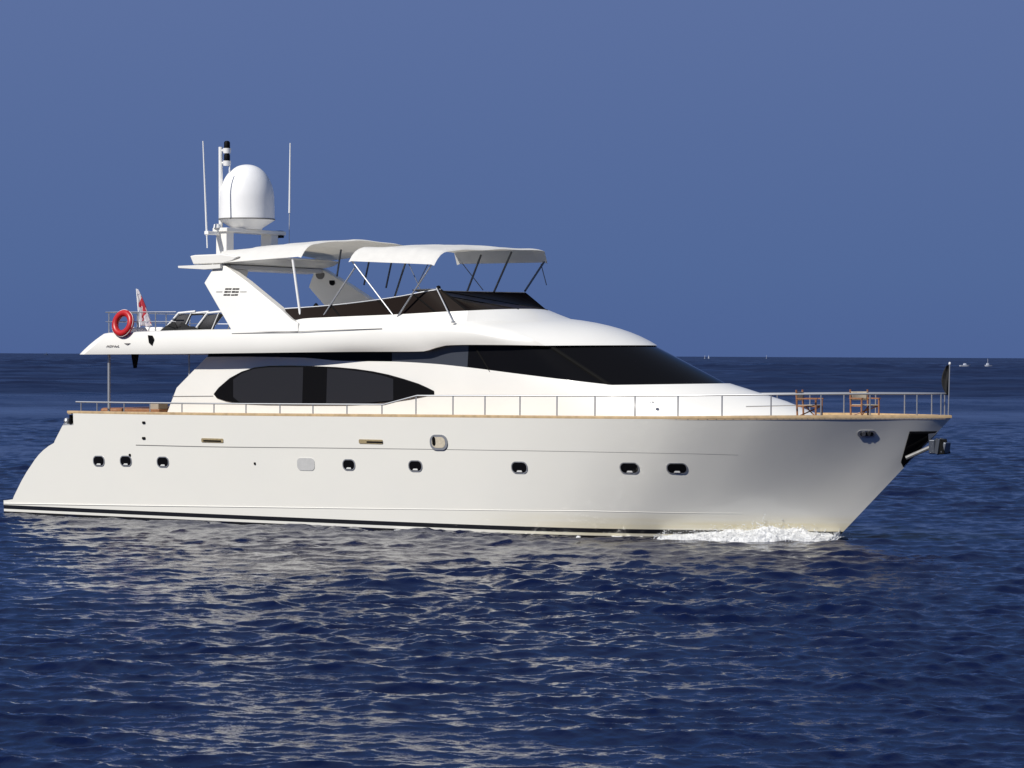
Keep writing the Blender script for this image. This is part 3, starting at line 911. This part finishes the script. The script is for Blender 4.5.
# cockpit furniture seen through the after rail
MB().box((4.55, -1.7, 2.86), (1.5, .9, .26)).build('cockpit_bench', M['redwood'], yacht, bevel=.03)
MB().box((3.3, 0.0, 2.84), (.75, 3.6, .3)).build('cockpit_sofa', M['redwood'], yacht, bevel=.08)
MB().box((5.1, -1.9, 2.92), (.35, .5, .5), taper=.85).build('cockpit_locker', M['beige'], yacht, bevel=.03)

# ------------------------------------------------------------------ hull fittings
def on_hull_shape(name, px, py, w, hgt, material, rad=.45, depth=.02, off=0.0, parent=None, mirror=True, skew=0.0):
    X0, z = hull_at(px, py); out = []
    for sgn in ((1, -1) if mirror else (1,)):
        o, t, u, n = hull_frame(X0, z)
        pts = []
        r_ = rad * hgt
        for k in range(28):
            a = 2 * math.pi * k / 28
            cx, cy = math.cos(a), math.sin(a)
            x = (w / 2 - r_) * (1 if cx > 0 else -1) + r_ * cx; y = (hgt / 2 - r_) * (1 if cy > 0 else -1) + r_ * cy
            pts.append((x + skew * y, y))
        front = [o + t * x + u * y + n * (off + depth) for x, y in pts]; back = [o + t * x + u * y + n * (off - .06) for x, y in pts]
        if sgn < 0: front = [Vector((q.x, -q.y, q.z)) for q in front]; back = [Vector((q.x, -q.y, q.z)) for q in back]
        par = parent[0 if sgn > 0 else 1] if parent else yacht
        out.append(MB().loft([back, front], True, False, True).build(name, material, par))
    return out


for px, py, w, hh_ in [(99, 461, .42, .30), (126, 461, .42, .30), (163, 462, .42, .30), (349, 464.8, .40, .30), (415.5, 466, .42, .30), (519.5, 467.5, .46, .31), (629.5, 468, .50, .30), (677, 468.2, .52, .30)]:
    fr_ = on_hull_shape('porthole', px, py, w, hh_, M['steel'], depth=.014)
    on_hull_shape('glass', px, py - .1, w - .055, hh_ - .055, M['glass'], depth=.018, parent=fr_)
    X0, z = hull_at(px, py)
    for i, sgn in enumerate((1, -1)):
        o, t, u, n = hull_frame(X0, z)
        c = o + t * (-.02) + u * (-hh_ / 2 + .065) + n * .02
        q = [c + t * a + u * b + n * d for a, b, d in ((-.06, -.02, .0), (.10, -.02, .0), (.08, .02, .0), (-.03, .02, .0), (-.06, -.02, .012), (.10, -.02, .012))]
        if sgn < 0: q = [Vector((p.x, -p.y, p.z)) for p in q]
        MB().add(q, [(0, 1, 2, 3), (4, 5, 2, 3), (0, 1, 5, 4), (0, 4, 3), (1, 2, 5)]).build('sill_highlight', M['greypatch'], fr_[i])  # light grey wedge: bright spot low in the port, put into its colour
on_hull_shape('blanked_porthole', 306, 464.2, .56, .33, M['greypatch'], rad=.36, depth=.012)
fr_ = on_hull_shape('side_fairlead', 439, 442.3, .52, .40, M['steel'], depth=.03)
on_hull_shape('opening', 439, 442.3, .40, .28, M['canvas'], depth=.034, parent=fr_)
on_hull_shape('roller', 434.5, 441, .10, .24, M['mullion'], depth=.04, parent=fr_, rad=.3)
for px, py, mt in ((212.5, 440.4, 'brass'), (371, 441.6, 'brass')):
    fr_ = on_hull_shape('vent_louver', px, py, .74, .11, M[mt], rad=.3, depth=.015)
    on_hull_shape('slot', px + (4 if px > 300 else 0), py + .5, .5 if px > 300 else .6, .045, M['mullion'], rad=.4, depth=.02, parent=fr_)
for px, py, w in ((144, 422.6, .11), (144, 438.2, .12), (255, 463.5, .06), (130, 455, .07)):
    on_hull_shape('drain_outlet', px, py, w, .07, M['mullion'], depth=.02)
# bow fairlead
ff = on_hull_shape('bow_fairlead', 866.5, 433.3, .44, .20, M['steel'], rad=.48, depth=.025)
on_hull_shape('opening', 866.8, 433.5, .32, .11, M['black'], rad=.45, depth=.03, parent=ff)
on_hull_shape('roller', 863.5, 433.2, .10, .13, M['galvanised'], rad=.4, depth=.036, parent=ff)
on_hull_shape('roller', 869, 432.8, .07, .14, M['galvanised'], rad=.4, depth=.036, parent=ff)
# stern fairlead in the notch
c = at(70, 421, -2.62)
sf = MB().box(c + Vector((.05, 0, -.10)), (.36, .3, .05)).build('stern_fairlead', M['steel'], yacht, bevel=.01)
MB().tube([c + Vector((.12, -.08, -.1)), c + Vector((.12, -.08, .16))], .05, 8).build('roller', M['darksteel'], sf)
MB().lathe([(.0, .1), (.07, .07), (.09, .0), (.06, -.08)], c + Vector((-.06, -.06, 0)), 12).build('roller', M['steel'], sf)
MB().box(at(74.8, 419.5, -2.6) + Vector((0, 0, 0)), (.06, .4, .26)).build('fairlead_plate', M['black'], sf)

# anchor pocket: dark steel lining let into the bow
def pocket():
    quad = [(909.5, 431.2), (940.5, 431.0), (903.2, 467.2), (900.8, 462)]
    for sgn in (1, -1):
        rings = []
        for j in range(13):
            v = j / 12
            row = []
            for i in range(13):
                w = i / 12
                x = (quad[0][0] * (1 - w) + quad[1][0] * w) * (1 - v) + (quad[3][0] * (1 - w) + quad[2][0] * w) * v
                y = (quad[0][1] * (1 - w) + quad[1][1] * w) * (1 - v) + (quad[3][1] * (1 - w) + quad[2][1] * w) * v
                X0, z = hull_at(x, y); X0 = min(X0, XT - .04)
                o, t, u, n = hull_frame(X0, z)
                q = o + n * .012
                row.append((q.x, sgn * q.y, q.z))
            rings.append(row)
        po = MB().loft(rings, False).build('anchor_pocket', M['glass'], yacht)
        so = po.modifiers.new('solid', 'SOLIDIFY'); so.thickness = .012; so.offset = 0
        # folded grey lining plates
        for pts in (((914, 449), (931, 435.5), (929, 441), (915, 452)), ((928, 433), (938, 432.2), (932, 439.5), (930, 440))):
            q = []
            for x, y in pts:
                X0, z = hull_at(x, y); o, t, u, n = hull_frame(min(X0, XT - .04), z); w_ = o + n * .035; q.append((w_.x, sgn * w_.y, w_.z))
            MB().add(q, [(0, 1, 2, 3)]).build('lining_plate', M['greypatch'] if pts[0][0] > 920 else M['mullion'], po)
pocket()

# name lettering on the flybridge quarter
def lettering(text, px, py, Y, size, shear, material, stretch=1.0):
    cu = bpy.data.curves.new('lettering', 'FONT'); cu.body = text; cu.size = size; cu.shear = shear; cu.extrude = .004
    tmp = bpy.data.objects.new('tmp', cu); COL.objects.link(tmp)
    dg = bpy.context.evaluated_depsgraph_get(); dg.update()
    me = bpy.data.meshes.new_from_object(tmp.evaluated_get(dg))
    bpy.data.objects.remove(tmp)
    X, Z = on_plane(px, py, Y)
    for v in me.vertices:
        x, y, z = v.co; v.co = (X + x * stretch, Y - z, Z + y)
    me.materials.clear(); me.materials.append(material)
    o = bpy.data.objects.new('lettering', me); COL.objects.link(o); o.parent = yacht
    return o
lettering('ADNuL', 105.8, 347.2, -2.945, .085, .3, M['script'], 1.7)
X, Z = on_plane(127.5, 345, -2.945)
MB().prism([(X - .12, Z + .05), (X + .10, Z + .05), (X + .0, Z - .0), (X - .06, Z + .02)], -2.955, -2.94).build('name_flourish', M['script'], yacht)
X, Z = on_plane(150.6, 340, -2.93)
MB().prism([(X - .07, Z + .13), (X + .05, Z + .12), (X + .13, Z + .02), (X + .07, Z - .15), (X - .03, Z - .08)], -2.975, -2.9).build('deck_light', M['black'], yacht, bevel=.01)

# rail around the after flybridge
Z_R = zat(150, 312, -2.7)
fr_pts = [Vector((6.3, -2.70, Z_R)), Vector((4.2, -2.70, Z_R)), Vector((3.75, -2.55, Z_R)), Vector((3.62, -2.2, Z_R)), Vector((3.62, 2.2, Z_R)), Vector((3.75, 2.55, Z_R)), Vector((4.2, 2.70, Z_R)), Vector((6.3, 2.70, Z_R))]
fr_rail = MB().tube(fr_pts, .016, 6).build('flybridge_rail', M['steel'], yacht)
MB().tube([p - Vector((0, 0, .26)) for p in fr_pts], .010, 6).build('lower_rail', M['steel'], fr_rail)
for x, y in [(5.6, -2.7), (5.0, -2.7), (4.25, -2.68), (3.66, -2.3), (3.62, -1.0), (3.62, 0.3), (3.62, 1.4), (3.66, 2.3), (4.25, 2.68), (5.0, 2.7), (5.6, 2.7)]:
    MB().tube([(x, y, 5.0), (x, y, Z_R)], .018, 6).build('post', M['steel'], fr_rail)
MB().box((4.9, -1.6, 5.10), (1.3, 1.5, .26)).build('sun_pad', M['fabric'], yacht, bevel=.06)

# small fittings on the trunk
MB().lathe([(.0, .03), (.04, .025), (.05, .0)], P3(652, 402.8, -2.22), 12).build('trunk_light', M['steel'], yacht)
MB().tube([P3(746, 406.5, -1.62), P3(800, 405.2, -1.0)], .015, 6).build('grab_rail', M['steel'], yacht)

# ------------------------------------------------------------------ things carried on board
# lifebuoy
lb = thing('lifebuoy', 'red ring lifebuoy hanging on the after flybridge rail', 'lifebuoy', local=P3(123, 323.3, -2.88))
Mr = Matrix.Rotation(R(-10), 3, 'Z') @ Matrix.Rotation(R(22), 3, 'Y') @ Matrix.Rotation(R(-14), 3, 'X')
MB().torus((0, 0, 0), .285, .094, Mr).build('ring', M['red'], lb)
rope = MB()
for k in range(4):
    a0 = R(45 + 90 * k)
    pts = []
    for i in range(9):
        a = a0 + R(80) * (i / 8 - .5); rr = .372 + .012 * math.sin(math.pi * i / 8)
        pts.append(Mr @ Vector((rr * math.cos(a), -.02, rr * math.sin(a))))
    rope.tube(pts, .007, 5)
rope.build('grab_line', M['whitecloth'], lb)

# ensign
es = at(136.5, 289.5, -1.2); eb = at(140.5, 331, -1.2)
en = thing('ensign', 'white and red ensign hanging in folds from a staff behind the lifebuoy', 'flag', local=eb)
d_ = es - eb
MB().tube([(0, 0, -.1), (d_.x, d_.y, d_.z + .02)], .016, 8).build('staff', M['whiteplastic'], en)
def cloth(z_top_, z_bot, w0, w1, folds, amp, lean):
    rings = []
    for j in range(25):
        v = j / 24; z = z_top_ + (z_bot - z_top_) * v; w = w0 + (w1 - w0) * v ** .8
        rings.append([(lean * (1 - v) + w * (i / 24), amp * math.sin(folds * 2 * math.pi * i / 24 + 2 * v) * (.3 + v), z + .03 * math.sin(9 * i / 24)) for i in range(25)])
    return rings
Hs = d_.z
c_ = MB().loft(cloth(Hs - .02, .12, .04, .46, 2.5, .06, d_.x), False).build('cloth', M['whitecloth'], en)
# the red emblem and stripes are in the cloth's own dye
def flag_material():
    m = bpy.data.materials.new('white_red_ensign_cloth'); m.use_nodes = True
    nt = m.node_tree; b = nt.nodes['Principled BSDF']; b.inputs['Roughness'].default_value = .85
    tc = nt.nodes.new('ShaderNodeTexCoord'); mp = nt.nodes.new('ShaderNodeMapping'); mp.inputs['Scale'].default_value = (3.0, 1, 1.6); mp.inputs['Rotation'].default_value = (0, .5, 0)
    ck = nt.nodes.new('ShaderNodeTexNoise'); ck.inputs['Scale'].default_value = 1.6; ck.inputs['Detail'].default_value = 1
    rp = nt.nodes.new('ShaderNodeValToRGB'); rp.color_ramp.interpolation = 'CONSTANT'
    rp.color_ramp.elements[0].color = (.42, .03, .05, 1); rp.color_ramp.elements[1].position = .47; rp.color_ramp.elements[1].color = (.56, .53, .56, 1)
    e = rp.color_ramp.elements.new(.62); e.color = (.07, .08, .22, 1)
    e = rp.color_ramp.elements.new(.64); e.color = (.56, .53, .56, 1)
    nt.links.new(tc.outputs['Object'], mp.inputs['Vector']); nt.links.new(mp.outputs[0], ck.inputs['Vector']); nt.links.new(ck.outputs['Fac'], rp.inputs['Fac']); nt.links.new(rp.outputs[0], b.inputs['Base Color'])
    return m
c_.data.materials[0] = flag_material()
c_.modifiers.new('solid', 'SOLIDIFY').thickness = .006

# bow flag
b0 = at(948.3, 417, 0); t0 = at(949.8, 363.5, 0)
bf = thing('bow_flag', 'black flag furled on the thin jackstaff at the very bow', 'flag', local=b0)
d_ = t0 - b0
MB().tube([(0, 0, -.03), (d_.x, 0, d_.z)], .017, 8).build('jackstaff', M['steel'], bf)
MB().lathe([(.0, .04), (.03, .02), (.03, -.02), (.0, -.03)], (d_.x, 0, d_.z), 8).build('truck', M['whiteplastic'], bf)
rings = []
for j in range(21):
    v = j / 20; z = d_.z - .04 - .72 * v; w = .05 + .13 * math.sin(math.pi * min(1, v * 1.05)) ** .8
    rings.append([(d_.x * (z / d_.z) - .02 - w * (.5 - .5 * math.cos(a)), .05 * math.sin(a) * (1 + .6 * math.sin(3 * a + 5 * v)), z) for a in [2 * math.pi * k / 16 for k in range(16)]])
MB().loft(rings, True, True, True).build('cloth', M['blackcloth'], bf)

# folding sun loungers on the flybridge
def lounger(label, local, rz=0.0, tilt=40, length=.95):
    t_ = thing('sun_lounger', label, 'sun lounger', local=local, rz=rz, group='sun loungers on the after flybridge')
    ca, sa = math.cos(R(tilt)), math.sin(R(tilt))
    for s in (-1, 1):
        y = s * .30
        MB().tube([(-.55, y, .02), (-.02, y, .52), (.55, y, .56)], .032, 8).build('frame', M['whiteplastic'], t_)
        MB().tube([(.10, y, .0), (.42, y, .55)], .016, 8).build('leg', M['whiteplastic'], t_)
        MB().tube([(-.5, y, .0), (-.28, y, .30)], .018, 8).build('leg', M['whiteplastic'], t_)
    sl = MB(); sl.loft([[(-.50, -.28, .06), (-.50, .28, .06)], [(-.02, -.28, .48), (-.02, .28, .48)], [(.52, -.28, .50), (.52, .28, .50)]], False)
    so = sl.build('sling', M['darkmesh'], t_); so.modifiers.new('solid', 'SOLIDIFY').thickness = .02
    sd = MB().add([(-.06, -.29, .44), (.44, -.29, .51), (.16, -.29, .03), (-.36, -.29, .12)], [(0, 1, 2, 3)]).build('side_cloth', M['darkmesh'], t_)
    sd.modifiers.new('solid', 'SOLIDIFY').thickness = .015
    return t_
pA = P3(186, 330, -2.15); pB = P3(216, 330, -2.05)
lounger('white framed folding sun lounger with dark sling, the one farther aft, nearer the lifebuoy', (pA[0], pA[1], 5.09))
lounger('white framed folding sun lounger with dark sling right beside the radar arch leg', (pB[0], pB[1], 5.09), rz=R(-8))
cb = tag(MB().add(*[(lambda v, f: (v, f))(
    [(math.cos(a) * .85 * (1 + .15 * math.sin(5 * a)) * (1 - k * .20), math.sin(a) * .3 * (1 - k * .2), .27 * math.sqrt(k / 4) * (1 + .45 * math.sin(3 * a + k))) for k in range(5) for a in [2 * math.pi * i / 20 for i in range(20)]],
    [(k * 20 + i, k * 20 + (i + 1) % 20, k * 20 + 20 + (i + 1) % 20, k * 20 + 20 + i) for k in range(4) for i in range(20)] + [tuple(80 + i for i in range(20))])][0]).build('folded_cover', M['blackcloth'], None),
    'black folded cover heaped between the white sun loungers', 'cover')
pc = P3(179, 330, -2.45); cb.location = BOAT @ Vector((pc[0], pc[1], 4.98)); cb.rotation_euler = (0, 0, -HEAD)

# director chairs on the foredeck
def chair(label, local, rz, group='teak chairs on the foredeck'):
    t_ = thing('deck_chair', label, 'chair', local=local, rz=rz, group=group)
    for s in (-1, 1):
        y = s * .25
        MB().tube([(-.24, y, .0), (-.27, y, .66)], .024, 6).build('back_post', M['redwood'], t_)
        MB().tube([(.22, y, .0), (.22, y, .44)], .024, 6).build('front_leg', M['redwood'], t_)
        MB().box((-.01, y, .45), (.54, .055, .03)).build('armrest', M['redwood'], t_)
        MB().box((-.01, y, .27), (.46, .03, .04)).build('side_rail', M['redwood'], t_)
        MB().box((-.01, y, .03), (.50, .035, .03)).build('foot_rail', M['redwood'], t_)
    MB().box((0, 0, .29), (.44, .47, .02)).build('seat', M['canvas'], t_)
    bk = MB().loft([[(-.26 - .03 * math.cos(math.pi * i / 8 - math.pi / 2), -.25 + .5 * i / 8, z) for i in range(9)] for z in (.40, .47, .54, .61)], False).build('backrest', M['canvas'], t_)
    bk.modifiers.new('solid', 'SOLIDIFY').thickness = .015
    for s in (-1, 1):
        MB().tube([(s * .2, -.23, .03), (-s * .2, .23, .26)], .016, 6).build('cross_brace', M['redwood'], t_)
    return t_
z_d = float(_zs(25)) + .01
pc1 = P3(810, 416.5, -1.25); chair('teak deck chair with canvas back beside the white foredeck trunk', (pc1[0], -1.25, z_d), R(8))
pc2 = P3(865, 416, -.35); chair('teak deck chair with canvas back standing alone nearest the bow', (pc2[0], -.35, z_d + .01), R(-32))

# anchor stowed in the pocket
an_c = at(929, 449, -.12)
an = thing('anchor', 'grey steel anchor sticking out of the dark pocket at the bow', 'anchor', local=an_c)
sh0, sh1 = at(906, 458, -.32) - an_c, at(932, 446.5, -.12) - an_c
MB().tube([sh0, sh1], .05, 8).build('shank', M['galvanised'], an)
MB().box(sh1 + Vector((.06, 0, 0)), (.16, .36, .34)).build('crown', M['darksteel'], an, bevel=.03)
for k, (dx, ang_) in enumerate(((.17, 14), (.27, -8))):
    for s in (-1, 1):
        r_ = Matrix.Rotation(R(ang_), 3, 'Y') @ Matrix.Rotation(R(s * 24), 3, 'Z')
        MB().box(sh1 + Vector((dx, s * .14, .02 - .02 * k)), (.24, .06, .36), r_, .55).build('fluke', M['darksteel'] if (k + s) % 2 else M['mullion'], an, bevel=.012)
MB().box(sh1 + Vector((.36, 0, -.02)), (.10, .38, .26), Matrix.Rotation(R(12), 3, 'Y'), .8).build('fluke_tip', M['darksteel'], an, bevel=.02)

# ------------------------------------------------------------------ bow wave
def fbm(x, y, seed=0):
    r_ = np.random.default_rng(seed); out = np.zeros_like(x); a = 1.0; f = 1.0
    for o in range(6):
        for _ in range(4):
            th = r_.uniform(0, 2 * math.pi); p = r_.uniform(0, 2 * math.pi)
            out += a * .3 * np.sin(f * (x * math.cos(th) + y * math.sin(th)) * 2.6 + p + 1.2 * np.sin(f * (y * math.cos(th) - x * math.sin(th)) * 1.9 + p * 2))
        a *= .62; f *= 1.95
    return out


def foam_material():
    m = mat('sea_foam', (.86, .87, .88), .85, noise=.25, nscale=3.5, bump=.02, bscale=14)
    let_through(m, (.7, .75, .8), .25)
    return m
M['foam'] = foam_material()
def xw(px): 
    Y = -1.2
    for _ in range(30):
        X, _z = on_plane(px, 534, Y); Y = .5 * Y - .5 * float(np.interp(X, [KX * q for q in (12, 16, 19, 21, 22.5, 24.2)], [2.7, 2.5, 2.05, 1.5, .9, 0.0]))
    return X
FX = [xw(380), xw(470), xw(560)] + [xw(q) for q in (620, 660, 690, 730, 755, 770, 785, 805, 828, 845)] + [LWL + .2]
hprof = pchip(FX, [0.0, .035, .03, .035, .08, .14, .26, .34, .43, .37, .30, .20, .10, .02])
wprof = pchip(FX, [.10, .30, .25, .25, .5, .8, 1.15, 1.3, 1.35, 1.3, 1.15, .9, .55, .1])
for sgn in (-1, 1):
    nu, nv = 900, 80
    U = np.linspace(FX[0], FX[-1], nu)
    Xs, V = np.meshgrid(U, np.linspace(0, 1, nv), indexing='ij')
    bx = np.array([hull(min(XT - .01, u + max(0, (u - XM) / (XT - XM)) * (XT - XW)), 0.05)[:2] for u in U])
    half = np.interp(U, bx[:, 0], bx[:, 1], right=0.0)[:, None]
    wd = wprof(U)[:, None]; hg = hprof(U)[:, None]
    Yo = half - .12 + V * (wd + .12)
    nz = fbm(Xs * 1.6, Yo * 2.0, 3 if sgn < 0 else 4); nf = fbm(Xs * 7, Yo * 7, 9)
    prof_ = np.clip(1 - V, 0, 1) ** .75 * np.clip(V * 8 + .45, 0, 1)
    Z = .88 * hg * prof_ * (1 + .20 * nz) + .013 * nf * np.clip(hg * 6, 0, 1) * (1 - V * .4) - .14 * V ** 5 + .02
    Yo = Yo + .03 * nf
    co = np.stack([Xs + .04 * nz, sgn * Yo, Z], -1)
    keep = MB()
    keep.v = [tuple(p) for p in co.reshape(-1, 3)]
    for i in range(nu - 1):
        for j in range(nv - 1):
            # ragged, broken outer edge
            if nf[i, j] * .05 + nz[i, j] * .05 + V[i, j] > .99: continue
            if hg[i, 0] < .09 and nz[i, j] + .5 * nf[i, j] < .55 - hg[i, 0] * 6 + V[i, j] * .5: continue
            a = i * nv + j
            keep.f.append((a, a + nv, a + nv + 1, a + 1))
    # spray drops
    rd = random.Random(5 if sgn < 0 else 6)
    ico = [(0, 0, 1), (.89, 0, .45), (.28, .85, .45), (-.72, .53, .45), (-.72, -.53, .45), (.28, -.85, .45), (.72, .53, -.45), (-.28, .85, -.45), (-.89, 0, -.45), (-.28, -.85, -.45), (.72, -.53, -.45), (0, 0, -1)]
    icf = [(0, 1, 2), (0, 2, 3), (0, 3, 4), (0, 4, 5), (0, 5, 1), (1, 6, 2), (2, 7, 3), (3, 8, 4), (4, 9, 5), (5, 10, 1), (6, 7, 2), (7, 8, 3), (8, 9, 4), (9, 10, 5), (10, 6, 1), (11, 7, 6), (11, 8, 7), (11, 9, 8), (11, 10, 9), (11, 6, 10)]
    for _ in range(1700):
        x = min(FX[-1] - .05, max(FX[4] + .2, rd.gauss(FX[8], 1.5))); hh_ = float(hprof(x)); y0 = float(np.interp(x, bx[:, 0], bx[:, 1], right=0.0))
        v = rd.random() ** 1.3
        z = hh_ * (1 - v) * (.8 + .55 * rd.random()) + abs(rd.gauss(0, .05))
        if abs(x - FX[8]) < .25 and rd.random() < .35: z += rd.random() ** 2 * .38
        s_ = .004 + .010 * rd.random() ** 2
        c = (x, sgn * (y0 + .03 + v * float(wprof(x)) * 1.15), z + .02)
        keep.add([(c[0] + s_ * p[0] * 1.3, c[1] + s_ * p[1], c[2] + s_ * p[2]) for p in ico], icf)
    me = bpy.data.meshes.new('bow_wave'); me.from_pydata(keep.v, [], keep.f)
    for p in me.polygons: p.use_smooth = True
    me.materials.append(M['foam'])
    o = bpy.data.objects.new('bow_wave', me); COL.objects.link(o); o.matrix_world = BOAT
    tag(o, 'white foaming bow wave along the yacht hull', 'foam', kind='stuff')

# ------------------------------------------------------------------ far boats
def sea_at(px, dist):
    d = sight(px, 356); return Vector((d[0] / d[1] * dist, dist, 0))


def small_hull(L_, B_, H_):
    rings = []
    for j in range(4):
        v = j / 3
        rings.append([(L_ * (-.5 + t) + (.06 * L_ * (v - 1) if t > .8 else 0), s * B_ / 2 * (1 - max(0, (t - .45) / .55) ** 2) * (.75 + .25 * v), H_ * (v - .2) * (1 + .25 * t * v))
                      for s, ts in ((-1, np.linspace(0, 1, 12)), (1, np.linspace(1, 0, 12)[1:])) for t in ts])
    return MB().loft(rings, True, True, True)


t_ = thing('motor_boat', 'small white motor boat far off, left of the pair right of the bow flag', 'boat', world_loc=sea_at(965.5, 1380), rz=R(10))
small_hull(5.6, 2.0, 1.1).build('hull', M['farwhite'], t_)
MB().box((-.3, 0, 1.35), (1.6, 1.4, .9), taper=.7).build('cabin', M['farwhite'], t_, bevel=.1)
MB().box((.25, 0, 1.45), (.9, 1.3, .4), taper=.8).build('window', M['fardark'], t_)
t_ = thing('motor_boat', 'small white boat with a short mast far off near the right picture edge', 'boat', world_loc=sea_at(988, 1430), rz=R(205))
small_hull(4.0, 1.7, 1.0).build('hull', M['farwhite'], t_)
MB().box((.2, 0, 1.35), (1.3, 1.2, 1.0), taper=.7).build('wheelhouse', M['farwhite'], t_, bevel=.1)
MB().tube([(.1, 0, 1.2), (.1, 0, 4.1)], .09, 6).build('mast', M['farwhite'], t_)
def sail_boat(label, px, dist, Hm, rz, sail_mat='farwhite'):
    t_ = thing('sailing_boat', label, 'sailing boat', world_loc=sea_at(px, dist), rz=rz, group='sails on the horizon')
    small_hull(Hm * .85, Hm * .25, Hm * .12).build('hull', M['farwhite'], t_)
    MB().tube([(0, 0, 0), (0, 0, Hm)], Hm * .008, 6).build('mast', M['farwhite'], t_)
    MB().prism([(-.02 * Hm, Hm * .96), (-.02 * Hm, Hm * .16), (-.36 * Hm, Hm * .16)], -.02 * Hm, .02 * Hm).build('mainsail', M[sail_mat], t_)
    MB().prism([(.02 * Hm, Hm * .88), (.34 * Hm, Hm * .12), (.02 * Hm, Hm * .16)], -.02 * Hm, .02 * Hm).build('jib', M[sail_mat], t_)
sail_boat('tiny white sail on the horizon just right of the windscreen, left of two close together', 705, 6000, 7.5, R(70))
sail_boat('tiny white sail on the horizon right of its twin beside the windscreen', 708.6, 6100, 8.0, R(110))
sail_boat('tiny pale lone sail on the horizon above the foredeck', 766.5, 7800, 9.0, R(80))
t_ = thing('cargo_ship', 'tiny dark ship on the horizon left of the yacht stern', 'ship', world_loc=sea_at(46, 7500), rz=R(4))
small_hull(11, 4, 3.0).build('hull', M['fardark'], t_)
MB().box((1.2, 0, 4.5), (2.2, 2.6, 4.5), taper=.7).build('bridge_tower', M['fardark'], t_)
MB().tube([(-2.4, 0, 2), (-2.4, 0, 5)], .35, 6).build('mast', M['fardark'], t_)
